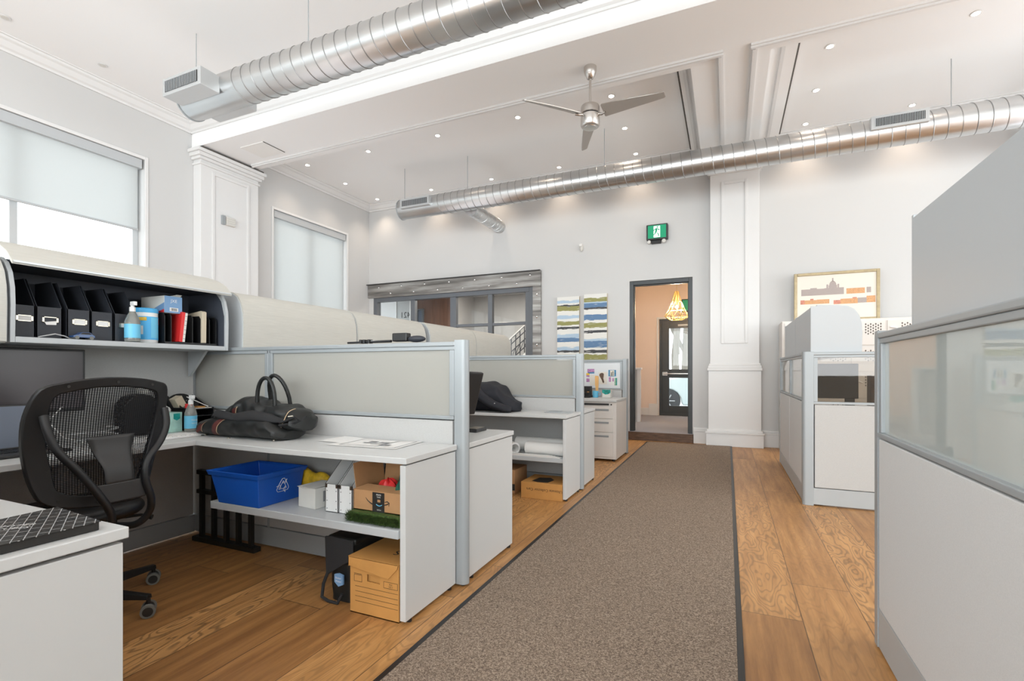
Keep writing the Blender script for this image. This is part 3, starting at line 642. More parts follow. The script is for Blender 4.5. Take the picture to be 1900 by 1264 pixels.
prof += [(2.1, 0.22)]+arch(1.7)[::-1]+[(1.3, 0.22), (-0.85, 0.22)]+arch(-1.25)[::-1]+[(-1.65, 0.22)]
MB().prism([(bx+x, z-0.05) for x, z in prof], 1, 14.4, 16.0).build('body', 'carpaint', t, bevel=0.05, seg=3)
MB().prism([(bx+x, z-0.05) for x, z in [(-0.7, 1.06), (-0.22, 1.38), (1.5, 1.40), (2.05, 1.06)]], 1, 14.39, 16.01).build('side_windows', 'glass', t)
for wx in (-1.25, 1.7):
    wh = MB().lathe([(0.2, -0.1), (0.33, -0.1), (0.34, 0), (0.33, 0.1), (0.2, 0.1)], (bx+wx, 14.48, 0.29), 28, axis=1).build('wheel', 'tire', t, smooth=True)
    m = MB().lathe([(0.03, -0.12), (0.05, -0.12), (0.05, -0.09), (0.21, -0.09), (0.21, -0.06)], (bx+wx, 14.48, 0.29), 24, axis=1)
    for k in range(6):
        a = k*PI/3; m.tube([(bx+wx+0.04*math.cos(a), 14.37, 0.29+0.04*math.sin(a)), (bx+wx+0.2*math.cos(a), 14.38, 0.29+0.2*math.sin(a))], 0.018, 6)
    m.build('wheel_rim', 'alu', wh, smooth=True)
def tree(name, x, y, h, seed, label):
    rn = random.Random(seed); m = MB()
    def br(p, d, ln, r, lv):
        q = p+d*ln; m.tube([p, (p+q)/2+Vector((rn.uniform(-.05, .05), 0, 0))*ln, q], [r, r*0.85, r*0.65], 7 if lv < 2 else 4)
        if lv < 4:
            for _ in range(3 if lv else 4):
                nd = (d+Vector((rn.uniform(-.7, .7), rn.uniform(-.5, .5), rn.uniform(0, .5)))).normalized()
                br(q if rn.random() < .6 else (p+q)/2, nd, ln*rn.uniform(.55, .8), r*0.5, lv+1)
    br(Vector((x, y, -0.05)), Vector((0.03, 0, 1)), h, 0.16, 0)
    return tag(m.build(name, 'bark', smooth=True), label, 'tree', 'bare trees outside the glazed door')
tree('tree', -1.78, 19.5, 3.6, 3, 'bare tree with a thick trunk seen through the upper door glass')
tree('tree', -1.85, 24, 3.9, 9, 'slimmer bare tree standing further back behind the parked car')

# ------------------------------------------------------------------ ducts
def duct(x0, x1, y, z, r, pitch, label, hang, ztop=H):
    t = thing('spiral_duct', label, 'air duct', ((x0+x1)/2, y, z), 'exposed ceiling ducts')
    MB().grid(lambda u, v: (x0+(x1-x0)*v, y+r*math.cos(2*PI*u), z+r*math.sin(2*PI*u)), 48, 60, 0, True).build('duct_tube', 'duct', t, smooth=True)
    n = int((x1-x0-0.1)/pitch*28); m = MB()
    m.tube([(x0+0.75+(i/28.)*pitch, y+(r+0.001)*math.cos(2*PI*i/28.), z+(r+0.001)*math.sin(2*PI*i/28.)) for i in range(int(n-(0.75/pitch*28)))], 0.0045, 5)
    m.build('spiral_seam', 'seam', t, smooth=True)
    MB().lathe([(r, 0), (r+0.006, 0.0), (r+0.006, 0.015), (r, 0.015)], (x0, y, z), 40, axis=0).build('end_rim', 'alu', t, smooth=True)
    MB().lathe([(0.01, 0), (r-0.002, 0)], (x0+0.01, y, z), 40, axis=0).build('end_cap', 'duct', t)
    for hx in hang: MB().cyl((hx, y, z+r-0.01), (hx, y, ztop), 0.0045, n=6).build('hanger_wire', 'alu', t)
    return t
def register(t, x0, x1, ydir, y, z0, z1, depth, nl=20, yc=0):
    """boxy grille tapping out of the duct side"""
    ya, yb = y, y+ydir*depth
    g = B((x0, min(ya, yb), z0), (x1, max(ya, yb), z1)).build('register_box', 'alu_light', t, bevel=0.004)
    yf = yb; s = MB().box((x0+0.04, min(yf, yf+ydir*0.003), z0+0.03), (x1-0.04, max(yf, yf+ydir*0.003), z1-0.03)); s.build('grille_opening', 'slot', g)
    m = MB(); st = (x1-x0-0.08)/nl
    for k in range(nl): m.box((x0+0.04+k*st, min(yf, yf+ydir*0.006), z0+0.03), (x0+0.04+k*st+st*0.4, max(yf, yf+ydir*0.006), z1-0.03))
    m.build('louvre_blades', 'alu', g)
t = duct(-5.06, 7.4, 3.29, 3.89, 0.162, 0.125, 'large galvanised spiral duct running across the near ceiling', (-4.99, -3.45, -1.6, 1.5, 4.5))
register(t, -4.97, -4.42, -1, 3.14, 3.775, 3.94, 0.19, 22); register(t, -4.98, -4.42, 1, 3.40, 3.80, 3.94, 0.14, 22)
t = duct(-5.12, 7.4, 6.93, 3.895, 0.164, 0.125, 'slimmer galvanised spiral duct running in front of the far wall', (-5.06, -3.835, -1.61, 2.27, 5.0))
register(t, -5.0, -4.43, -1, 6.80, 3.84, 3.99, 0.09, 22); register(t, 1.49, 2.02, -1, 6.80, 3.87, 4.02, 0.08, 30)
def branch(x, z, r, label, z2=None):
    z2 = z if z2 is None else z2
    t = thing('branch_duct', label, 'air duct', (x, 7.6, z), 'short branch ducts')
    MB().grid(lambda u, v: (x+r*math.cos(2*PI*u), 7.09+1.11*v, z+(z2-z)*v+r*math.sin(2*PI*u)), 32, 20, 0, True).build('duct_tube', 'duct', t, smooth=True)
    MB().lathe([(0.001, 0), (r, 0), (r, 0.004)], (x, 7.089, z), 32, axis=1).build('end_plate', 'duct', t)
    MB().tube([(x+r*math.cos(2*PI*i/20.), 7.1+i/20.*0.1, z+r*math.sin(2*PI*i/20.)) for i in range(220)], 0.004, 5).build('spiral_seam', 'duct', t, smooth=True)
branch(-3.86, 3.80, 0.115, 'short galvanised branch duct dropping from the far duct to the far wall')
branch(3.46, 3.93, 0.16, 'short wide branch duct at the right edge of the far wall')

# ------------------------------------------------------------------ ceiling fan
fx, fy = -1.297, 4.945
t = thing('ceiling_fan', 'brushed nickel ceiling fan with three tapering blades hanging from the beam', 'ceiling fan', (fx, fy, 4.27))
MB().lathe([(0.065, 4.27), (0.065, 4.235), (0.058, 4.20), (0.035, 4.155), (0.02, 4.145)], (fx, fy, 0)).build('canopy', 'nickel', t, smooth=True)
MB().cyl((fx, fy, 3.86), (fx, fy, 4.17), 0.0125).build('downrod', 'nickel', t, smooth=True)
hs = MB().lathe([(0.03, 3.875), (0.09, 3.868), (0.096, 3.855), (0.096, 3.79), (0.085, 3.785), (0.085, 3.775), (0.097, 3.77), (0.097, 3.668), (0.088, 3.655), (0.062, 3.652), (0.058, 3.646), (0.01, 3.645)], (fx, fy, 0), 40).build('motor_housing', 'nickel', t, smooth=True)
MB().lathe([(0.0862, 3.774), (0.0862, 3.786)], (fx, fy, 0), 40).build('housing_gap', 'blackgloss', hs)
for ang in (-133, -8.6, 109.5):
    T = Matrix.Translation((fx, fy, 3.765)) @ Matrix.Rotation(R(ang), 4, 'Z') @ Matrix.Rotation(R(-22), 4, 'X')
    m = MB(T); prof = [(0.145, -0.085, 0.05), (0.155, -0.098, 0.055), (0.26, -0.088, 0.055), (0.45, -0.066, 0.05), (0.62, -0.044, 0.045), (0.745, -0.030, 0.038), (0.76, -0.024, 0.03)]
    top = [(x, a, 0.008*math.sin(x*4)) for x, a, b in prof]+[(x, b, 0.008*math.sin(x*4)) for x, a, b in prof[::-1]]
    n = len(top); m.add([(x, y, z+0.004) for x, y, z in top]+[(x, y, z-0.004) for x, y, z in top], [list(range(n)), list(range(n, 2*n))[::-1]]+[(i, i+n, (i+1) % n+n, (i+1) % n) for i in range(n)])
    bl = m.build('blade', 'blade', t)
    T2 = Matrix.Translation((fx, fy, 3.765)) @ Matrix.Rotation(R(ang), 4, 'Z')
    MB(T2).tube([(0.09, 0, 0), (0.13, 0, -0.012), (0.17, -0.015, -0.008)], [0.016, 0.013, 0.011], 10).build('blade_iron', 'nickel', bl, smooth=True)

# ------------------------------------------------------------------ downlights in the far bays
def downlight(x, y, label, lit=True, aim=0):
    t = thing('downlight', label, 'downlight', (x, y, H), 'recessed ceiling downlights')
    MB().lathe([(0.028, H-0.001), (0.046, H-0.001), (0.048, H-0.004), (0.044, H-0.007), (0.03, H-0.006)], (x, y, 0), 24).build('trim_ring', 'trim', t, smooth=True)
    MB().lathe([(0.001, H-0.0085), (0.030, H-0.0085), (0.030, H-0.001)], (x, y, 0), 20).build('lens', 'down' if lit else 'detector', t)
    if lit:
        l = bpy.data.lights.new('downlight_beam', 'SPOT'); l.energy = 15; l.color = (1.0, 0.80, 0.62); l.spot_size = R(105); l.spot_blend = 0.9; l.shadow_soft_size = 0.05
        o = bpy.data.objects.new('downlight_beam', l); C.objects.link(o); o.parent = t; o.location = (0, 0, -0.03)
    return t
cols = {-6.46: 'beside the left wall', -5.18: 'above the second window corner', -3.9: 'left of the fan', -2.62: 'closest left of the fan', -1.34: 'right behind the fan', 1.0: 'right of the crossing beam', 2.2: 'nearest the right edge'}
rows = {6.14: 'in the row along the beam', 7.93: 'in the row along the far wall'}
for x, cl in cols.items():
    for y, rl in rows.items(): downlight(x, y, 'small lit downlight %s, %s' % (rl, cl))
for x in (-6.46, -1.34, 1.0): downlight(x, 7.03, 'small lit downlight in the middle row, %s' % cols[x])
downlight(-6.47, 3.2, 'unlit downlight in the near ceiling left of the big duct', False)
downlight(-6.47, 2.38, 'unlit downlight in the near ceiling at the left edge', False)

# ------------------------------------------------------------------ wall fixtures
t = thing('exit_sign', 'green running man exit sign with emergency lamps above the doorway', 'exit sign', (-1.03, 8.15, 3.22))
B((-1.20, 8.10, 3.24), (-0.87, 8.2, 3.49)).build('housing', 'darkgrey', t, bevel=0.012)
m = B((-1.175, 8.096, 3.265), (-0.895, 8.101, 3.47)); fc = m.build('sign_face', 'signgreen', t)
m = B((-1.085, 8.093, 3.275), (-0.985, 8.097, 3.455)); m.build('door_symbol', 'signwhite', fc)
m = MB().lathe([(0.001, -0.002), (0.012, -0.002), (0.012, 0)], (-1.028, 8.0925, 3.437), 14, axis=1)
for pl in ([(-1.055, 3.42), (-1.025, 3.42), (-1.035, 3.36), (-1.06, 3.365)], [(-1.06, 3.368), (-1.04, 3.355), (-1.005, 3.33), (-1.0, 3.285), (-1.012, 3.285), (-1.02, 3.325)],
           [(-1.06, 3.37), (-1.042, 3.36), (-1.06, 3.325), (-1.105, 3.30), (-1.108, 3.31), (-1.075, 3.33)], [(-1.055, 3.415), (-1.05, 3.405), (-1.085, 3.38), (-1.088, 3.392)],
           [(-1.03, 3.415), (-1.028, 3.403), (-1.0, 3.38), (-0.99, 3.395), (-0.995, 3.40)]): m.prism(pl, 1, 8.0905, 8.0925)
m.build('running_figure', 'signgreen', fc)
B((-1.13, 8.13, 3.19), (-0.98, 8.2, 3.24)).build('battery_box', 'black', t, bevel=0.005)
MB().lathe([(0.02, 0.04), (0.032, 0), (0.030, -0.012), (0.001, -0.014)], (-0.93, 8.12, 3.215), 18, axis=1).build('emergency_lamp', 'detector', t, smooth=True)
MB().lathe([(0.02, 0.04), (0.028, 0), (0.026, -0.012), (0.001, -0.014)], (-1.16, 8.12, 3.215), 18, axis=1).build('emergency_lamp', 'detector', t, smooth=True)
t = thing('motion_detector', 'small cream motion detector high on the far wall left of the exit sign', 'detector', (-2.3, 8.17, 3.18))
MB().sphere((-2.3, 8.175, 3.245), 0.05, 16, sc_=(0.62, 0.6, 1.2)).build('body', 'detector', t, smooth=True); B((-2.325, 8.13, 3.27), (-2.275, 8.15, 3.31)).build('lens', 'paper', t)
t = thing('wall_chime', 'small square louvred cream box on the left wall pilaster', 'alarm box', (-6.71, 4.9, 3.26))
B((-6.735, 4.80, 3.27), (-6.70, 4.85, 3.40)).build('bracket', 'alu', t); m = MB()
m.box((-6.735, 4.86, 3.27), (-6.69, 5.0, 3.39))
for k in range(4): m.box((-6.69, 4.865, 3.275+k*0.03), (-6.682, 4.995, 3.29+k*0.03))
m.build('louvred_cover', 'detector', t)

# paintings
for nm, x0, x1, z0, z1, lab in (('art_left', -2.725, -2.33, 1.30, 2.42, 'left striped canvas painting beside the doorway, olive and pale blue bands'), ('art_right', -2.245, -1.85, 1.30, 2.44, 'right striped canvas painting beside the doorway, stronger blue bands')):
    t = thing('painting', lab, 'painting', ((x0+x1)/2, 8.17, z0), 'striped canvases on the far wall')
    B((x0, 8.145, z0), (x1, 8.15, z1)).build('canvas', nm, t); B((x0, 8.15, z0), (x1, 8.198, z1)).build('stretcher_edge', 'kraftbook', t)
# framed print leaning on the lockers
t = thing('framed_print', 'wide gold framed engraving of domed and long buildings standing on the lockers', 'picture', (1.36, 8.05, 1.83))
x0, x1, z0, z1 = 0.87, 1.88, 1.83, 2.52
m = MB(); ring(m, 1, x0, x1, z0, z1, 0.04, 8.02, 8.05); m.build('frame', 'gold', t, bevel=0.006)
pr = B((x0+0.04, 8.035, z0+0.04), (x1-0.04, 8.04, z1-0.04)).build('print', 'cream', t)
Y0, Y1 = 8.0335, 8.035
def drawing(rects, extra=None):
    m = MB(); mats_ = ['stone_ink', 'orange_ink', 'pink_ink']
    for (a, b, c, d, mm) in rects: m.box((x0+a, Y0, z0+c), (x0+b, Y1, z0+d), mm)
    if extra: m.prism(extra, 1, Y0, Y1, 0)
    m.build('building_drawing', mats_, pr)
drawing([(0.09, 0.20, 0.37, 0.46, 0), (0.20, 0.28, 0.37, 0.475, 0), (0.28, 0.37, 0.37, 0.46, 0), (0.37, 0.60, 0.37, 0.465, 0), (0.42, 0.52, 0.465, 0.50, 0), (0.395, 0.415, 0.465, 0.515, 0), (0.525, 0.545, 0.465, 0.515, 0), (0.462, 0.478, 0.555, 0.60, 0)],
        [(x0+0.47+0.042*math.cos(a), z0+0.50+0.062*math.sin(a)) for a in [PI*i/10 for i in range(11)]])
drawing([(0.63, 0.84, 0.37, 0.445, 1)]); drawing([(0.86, 0.91, 0.375, 0.45, 0)])
drawing([(0.08, 0.13, 0.25, 0.31, 2), (0.13, 0.28, 0.25, 0.305, 1), (0.20, 0.24, 0.305, 0.325, 2), (0.28, 0.43, 0.25, 0.31, 1)])
drawing([(0.48, 0.56, 0.235, 0.29, 2), (0.56, 0.76, 0.235, 0.305, 1), (0.70, 0.75, 0.305, 0.32, 2), (0.76, 0.86, 0.24, 0.31, 0), (0.86, 0.96, 0.24, 0.33, 1)])
# lockers
t = thing('locker_cabinet', 'cream metal lockers with diamond vents standing against the far wall', 'lockers', (1.9, 7.9, 0))
B((0.69, 7.70, 0), (3.3, 8.16, 1.82)).build('cabinet_body', 'locker', t, bevel=0.004)
cw = 0.385
for ci in range(6):
    for ri in range(5):
        xa = 0.71+ci*cw; zb = 1.80-ri*0.345; nm = B((xa+0.012, 7.685, zb-0.325), (xa+cw-0.012, 7.70, zb-0.012)).build('locker_door', 'locker', t, bevel=0.003)
        m = MB()
        for i in range(7):
            for j in range(4):
                cx_ = xa+0.165+i*0.027; cz = zb-0.055-j*0.036-(0.018 if i % 2 else 0)
                m.prism([(cx_, cz-0.014), (cx_+0.009, cz), (cx_, cz+0.014), (cx_-0.009, cz)], 1, 7.683, 7.686)
        m.build('vent_holes', 'lockerdark', nm)
        MB().tube([(xa+0.04, 7.68, zb-0.10), (xa+0.09, 7.665, zb-0.11), (xa+0.13, 7.68, zb-0.13)], 0.01, 8).build('handle', 'white', nm, smooth=True)

# ------------------------------------------------------------------ carpet runner
t = thing('carpet_runner', 'long brown grey carpet runner with black edging down the aisle', 'carpet runner', (-0.56, 3.5, 0))
B((-1.16, -2.5, 0.001), (0.035, 8.02, 0.009)).build('pile', 'runner', t)
m = MB()
for x in (-1.185, 0.035): m.box((x, -2.5, 0.0005), (x+0.025, 8.02, 0.0095))
m.box((-1.16, 8.02, 0.0005), (0.035, 8.04, 0.0095)); m.build('edge_binding', 'black', t, bevel=0.002)

# ------------------------------------------------------------------ cubicle panels
PT = 1.295
def panel(label, axis, c, u0, u1, sections, post='hi', glass='frost', fab='fabric', base_h=0.13, gz0=0.885, wb=None, group='cubicle divider panels', th=0.06, tall=None):
    """run of office panel; axis 'x' runs along X at Y = c, 'y' runs along Y at X = c. sections = inner joints"""
    loc = ((u0+u1)/2, c, 0) if axis == 'x' else (c, (u0+u1)/2, 0)
    t = thing('partition_panel', label, 'cubicle panel', loc, group)
    def bx(mb, a, b, d0, d1, z0, z1):
        return mb.box((a, c+d0, z0), (b, c+d1, z1)) if axis == 'x' else mb.box((c+d0, a, z0), (c+d1, b, z1))
    h = th/2; top = tall or PT
    ends = [u0]+list(sections)+[u1]
    pw = 0.07
    a0, a1 = u0+(pw if post in ('lo', 'both') else 0), u1-(pw if post in ('hi', 'both') else 0)
    bx(MB(), a0, a1, -h+0.004, h-0.004, 0.012, base_h).build('base_raceway', 'base', t, bevel=0.003)
    bx(MB(), a0, a1, -h, h, top-0.024, top).build('top_cap', 'alu', t, bevel=0.005)
    ends[0], ends[-1] = a0, a1
    for a, b in zip(ends[:-1], ends[1:]):
        if tall:
            bx(MB(), a+0.012, b-0.012, -h+0.002, h-0.002, base_h+0.006, top-0.03).build('fabric_tile', fab, t, bevel=0.004)
        else:
            bx(MB(), a+0.012, b-0.012, -h+0.002, h-0.002, base_h+0.006, gz0-0.012).build('fabric_tile', fab, t, bevel=0.004)
            f = MB(); bx(f, a+0.004, b-0.004, -h, h, gz0-0.006, gz0+0.014); bx(f, a+0.004, b-0.004, -h+0.006, h-0.006, top-0.045, top-0.024)
            bx(f, a+0.004, a+0.034, -h+0.004, h-0.004, gz0+0.014, top-0.045); bx(f, b-0.034, b-0.004, -h+0.004, h-0.004, gz0+0.014, top-0.045)
            f.build('glazing_frame', 'alu', t, bevel=0.003)
            bx(MB(), a+0.034, b-0.034, -0.012, 0.012, gz0+0.014, top-0.045).build('glass_pane', wb or glass, t)
    for s in sections: bx(MB(), s-0.012, s+0.012, -h+0.006, h-0.006, 0.02, top-0.024).build('joint_post', 'alu', t)
    for which, u, sg in (('lo', u0, 1), ('hi', u1, -1)):
        if post in (which, 'both'):
            n = 14; pts = [(u+sg*pw, -h), (u+sg*0.03, -h)]+[(u+sg*(0.03-0.03*math.sin(PI*k/n)), -h*math.cos(PI*k/n)) for k in range(1, n)]+[(u+sg*0.03, h), (u+sg*pw, h)]
            if axis == 'x': MB().prism([(p, c+q) for p, q in pts], 2, 0.012, top+0.008).build('end_post', 'alu', t, smooth=True)
            else: MB().prism([(c+q, p) for p, q in pts], 2, 0.012, top+0.008).build('end_post', 'alu', t, smooth=True)
            q = u+sg*0.035; pp = (q, c, 0) if axis == 'x' else (c, q, 0)
            MB().cyl(pp, (pp[0], pp[1], 0.013), 0.014, n=10).build('levelling_foot', 'black', t)
    return t
P1, P2, P3 = 2.28, 4.555, 6.80
panel('nearest cross divider with frosted glass, behind the black bag and desk', 'x', P1, -3.48, -1.255, (-2.71,))
panel('middle cross divider with glossy frosted glass, behind the dark jacket', 'x', P2, -3.48, -1.255, (-2.71,))
panel('far cross divider with pinned pictures, beside the doorway', 'x', P3, -3.42, -1.25, (-1.95,), wb='whiteboard')
panel('cross divider at the near end of the left row beside the camera', 'x', 0.02, -3.42, -1.255, (-2.71,))
for k, (a, b) in enumerate(((0.055, 2.248), (2.312, 4.523), (4.587, 6.765))):
    panel(['fabric back panel carrying the open bin above the switched-off monitor', 'fabric back panel of the middle left cubicle', 'fabric back panel of the far left cubicle'][k], 'y', -3.45, a, b, ((a+b)/2,), post='none', tall=1.66, fab='fabric')
# right hand side
panel('near right partition with tall reflective glass running towards the camera', 'y', 0.59, -0.6, 2.5, (0.95,), post='hi', fab='fabric_light', glass='frost_dark', base_h=0.17, gz0=0.875, group='right side partitions')
panel('second right partition along the aisle with two narrow glass panes', 'y', 0.62, 4.85, 6.92, (5.85,), post='both', fab='fabric_light', base_h=0.15, gz0=0.885, group='right side partitions')
panel('second right partition facing the camera with a see-through glass pane', 'x', 4.83, 0.66, 1.95, (), post='none', fab='fabric', glass='frost_clear', base_h=0.15, gz0=0.865, group='right side partitions')
t = thing('corner_post', 'rounded grey corner post where the second right partitions meet', 'post', (0.62, 4.83, 0))
MB().prism([(0.585, 4.86), (0.585, 4.82)]+[(0.61-0.025*math.cos(PI/2*k/6), 4.82-0.02*math.sin(PI/2*k/6)) for k in range(1, 7)]+[(0.665, 4.80), (0.665, 4.86)], 2, 0.0, 1.30).build('post_body', 'alu', t, bevel=0.003)

# ------------------------------------------------------------------ overhead bins
def bin_profile(): return [(0.0, 1.272), (0.385, 1.272), (0.39, 1.45), (0.385, 1.53), (0.365, 1.60), (0.33, 1.65), (0.28, 1.678), (0.20, 1.688), (0.0, 1.692)]
def bin_unit(name, label, xb, sx, y0, y1, opened=False, dz=0.0, dep=1.0, side='binside', door='bindoor', group='overhead storage bins'):
    X = lambda d: xb+sx*d*dep
    t = thing('overhead_bin', label, 'storage bin', (X(0.2), (y0+y1)/2, 1.272+dz), group)
    pr = [(X(d), z+dz) for d, z in bin_profile()]
    for ya, yb in ((y0, y0+0.018), (y1-0.018, y1)): MB().prism(pr, 1, ya, yb).build('side_panel', side, t, bevel=0.002)
    B((min(X(0), X(0.385)), y0+0.018, 1.272+dz), (max(X(0), X(0.385)), y1-0.018, 1.300+dz)).build('bottom_shelf', side, t, bevel=0.003)
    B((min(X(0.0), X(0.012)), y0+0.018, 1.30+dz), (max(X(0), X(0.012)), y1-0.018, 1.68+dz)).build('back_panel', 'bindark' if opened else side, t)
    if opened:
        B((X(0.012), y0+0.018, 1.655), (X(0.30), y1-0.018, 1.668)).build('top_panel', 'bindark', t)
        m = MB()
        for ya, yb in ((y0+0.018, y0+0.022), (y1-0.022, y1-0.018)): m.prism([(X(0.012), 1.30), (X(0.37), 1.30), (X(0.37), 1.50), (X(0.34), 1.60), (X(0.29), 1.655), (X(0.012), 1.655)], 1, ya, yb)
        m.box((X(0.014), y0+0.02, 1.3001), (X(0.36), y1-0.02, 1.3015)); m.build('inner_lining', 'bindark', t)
        arc = [(0.415, 1.648), (0.36, 1.70), (0.28, 1.742), (0.18, 1.772), (0.08, 1.788), (0.0, 1.792)]
        dd_ = MB().prism([(X(a), b) for a, b in arc]+[(X(a-0.004), b-0.014) for a, b in arc[::-1]], 1, y0-0.004, y1+0.004).build('flipper_door', door, t, smooth=True)
        B((X(0.395), y0, 1.640), (X(0.418), y1, 1.652)).build('door_lip', 'alu_light', dd_, bevel=0.002)
        MB().prism([(X(0.02), 1.272), (X(0.20), 1.272), (X(0.03), 1.10), (X(0.02), 1.10)], 1, y1-0.03, y1-0.012).build('gusset_bracket', 'binside', t)
        for yy in (y0+0.1, (y0+y1)/2): B((X(0.385), yy, 1.634), (X(0.41), yy+0.03, 1.642)).build('door_latch', 'black', t)
    else:
        out = [(d+0.008, z+0.004) for d, z in bin_profile()[1:-1]]+[(0.05, 1.70)]
        inn = [(d-0.004, z-0.004) for d, z in bin_profile()[1:-1]]+[(0.05, 1.688)]
        MB().prism([(X(a), b+dz) for a, b in out]+[(X(a), b+dz) for a, b in inn[::-1]], 1, y0+0.006, y1-0.006).build('flipper_door', door, t, smooth=True)
    return t
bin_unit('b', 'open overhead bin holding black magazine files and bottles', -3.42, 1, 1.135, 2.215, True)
bin_unit('b', 'closed pale overhead bin cut by the left edge of the photo', -3.42, 1, 0.06, 1.125)
for k, (a, b, lab) in enumerate(((2.315, 3.435, 'nearest of the four closed pale bins behind the nearest glass divider'), (3.445, 4.535, 'second of the four closed pale bins, above the phone tripod'), (4.62, 5.70, 'third of the four closed pale bins, just past the blue grey gap'), (5.71, 6.83, 'farthest closed pale bin, its rounded end in front of the paned window'))):
    bin_unit('b', lab, -3.42, 1, a, b)
t = bin_unit('b', 'tall plain grey bin above the near right partition, left end', 0.60, 1, 1.06, 2.17, dz=0.0, door='binside', group='bins above the right partitions')
bin_unit('b', 'plain grey bin above the near right partition, right edge of the photo', 0.60, 1, -0.05, 1.05, dz=0.0, door='binside', group='bins above the right partitions')
bin_unit('b', 'grey rounded bin on the second right partition, in front of the lockers', 0.65, 1, 4.86, 5.88, dz=0.0, dep=0.93, door='binside', group='bins above the right partitions')
bin_unit('b', 'grey bin behind the rounded one on the second right partition', 0.65, 1, 5.885, 6.9, dz=0.0, dep=0.93, door='binside', group='bins above the right partitions')

# ------------------------------------------------------------------ desks
def desk(label, top_poly, legs, feet=(), z=0.75, group='white desks', cat='desk', name='desk'):
    xs = [p[0] for p in top_poly]; ys = [p[1] for p in top_poly]
    t = thing(name, label, cat, ((min(xs)+max(xs))/2, (min(ys)+max(ys))/2, 0), group)
    MB().prism(top_poly, 2, z-0.028, z).build('worktop', 'laminate', t, bevel=0.003)
    for (a, b) in legs: MB().box(a, b).build('end_panel', 'laminate', t, bevel=0.002)
    for (x, y) in feet: MB().cyl((x, y, 0), (x, y, 0.02), 0.013, n=10).build('foot', 'black', t)
    return t
ZT = 0.715
a = [(-2.72, 2.245), (-2.72, 1.79), (-2.45, 1.775), (-2.1, 1.768), (-1.7, 1.775), (-1.305, 1.797), (-1.305, 2.245)]
d = desk('white desk with the black bag, on a white end panel beside the carpet', a, [((-1.342, 1.802, 0.018), (-1.312, 2.24, ZT))], [(-1.327, 1.85), (-1.327, 2.2)])
B((-2.60, 1.79, 0.385), (-1.344, 2.20, 0.425)).build('lower_shelf', 'binside', d, bevel=0.004)
B((-2.60, 2.19, 0.3), (-1.344, 2.205, 0.385)).build('shelf_back', 'binside', d)
desk('white desk along the wall side under the open bin', [(-3.418, 0.06), (-2.722, 0.06), (-2.722, 2.245), (-3.418, 2.245)], [((-3.41, 0.9, 0.02), (-2.9, 0.93, ZT))], [(-3.3, 0.915), (-2.95, 0.915)])
desk('white desk corner in the bottom left foreground with the magazine on it', [(-2.68, 0.735), (-1.37, 0.735), (-1.37, 0.06), (-2.68, 0.06)], [((-1.405, 0.07, 0.018), (-1.377, 0.725, 0.712))], [(-1.39, 0.12), (-1.39, 0.68)])
desk('white desk behind the nearest divider with a closed white end panel', [(-2.68, 2.32), (-1.275, 2.32), (-1.275, 2.925), (-2.68, 2.925)], [((-1.31, 2.33, 0.018), (-1.282, 2.915, ZT)), ((-2.2, 2.34, 0.02), (-2.17, 2.86, ZT))], [(-1.295, 2.88), (-1.295, 2.38), (-2.18, 2.6)])
d = desk('white desk carrying the dark jacket, paper rolls on its shelf', [(-2.68, 4.06), (-1.275, 4.06), (-1.275, 4.52), (-2.68, 4.52)], [((-1.31, 4.068, 0.018), (-1.282, 4.515, ZT))], [(-1.295, 4.11), (-1.295, 4.47)])
B((-2.60, 4.08, 0.33), (-1.312, 4.48, 0.37)).build('lower_shelf', 'binside', d, bevel=0.004)
desk('white desk run along the back of the middle left cubicle', [(-3.418, 2.32), (-2.69, 2.32), (-2.69, 4.52), (-3.418, 4.52)], [((-3.41, 3.4, 0.02), (-2.9, 3.43, ZT))], [(-3.3, 3.415), (-2.95, 3.415)])
desk('narrow white desk end just past the middle divider', [(-2.68, 4.595), (-1.275, 4.595), (-1.275, 5.07), (-2.68, 5.07)], [((-1.31, 4.60, 0.018), (-1.282, 5.06, ZT)), ((-2.2, 4.61, 0.02), (-2.17, 5.0, ZT))], [(-1.295, 5.02), (-1.295, 4.65), (-2.18, 4.8)])
desk('white desk run along the back of the far left cubicle', [(-3.418, 4.595), (-2.69, 4.595), (-2.69, 6.76), (-3.418, 6.76)], [((-3.41, 5.6, 0.02), (-2.9, 5.63, ZT))], [(-3.3, 5.615), (-2.95, 5.615)])
d = desk('white worktop over the drawer pedestal beside the far divider', [(-2.68, 6.08), (-1.262, 6.08), (-1.262, 6.765), (-2.68, 6.765)], [((-2.6, 6.10, 0.02), (-2.57, 6.7, 0.737))], [(-2.585, 6.4)], z=0.775)
# drawer pedestal
t = thing('drawer_pedestal', 'cream three drawer metal pedestal beside the carpet near the doorway', 'drawer pedestal', (-1.48, 6.42, 0))
B((-1.70, 6.10, 0.03), (-1.268, 6.76, 0.745)).build('cabinet_body', 'locker', t, bevel=0.003)
for (z0, z1) in ((0.06, 0.36), (0.37, 0.53), (0.54, 0.69)):
    dr = B((-1.69, 6.085, z0), (-1.305, 6.102, z1)).build('drawer', 'locker', t, bevel=0.003)
    B((-1.64, 6.081, z1-0.055), (-1.36, 6.086, z1-0.032)).build('handle', 'alu', dr); 
MB().cyl((-1.33, 6.09, 0.715), (-1.33, 6.098, 0.715), 0.009, n=10).build('lock', 'ink', t)
B((-1.68, 6.088, 0.705), (-1.36, 6.10, 0.728)).build('pull_recess', 'darkgrey', t)
for x in (-1.65, -1.31):
    for y in (6.15, 6.7): MB().cyl((x, y, 0), (x, y, 0.03), 0.016, n=10).build('foot', 'black', t)
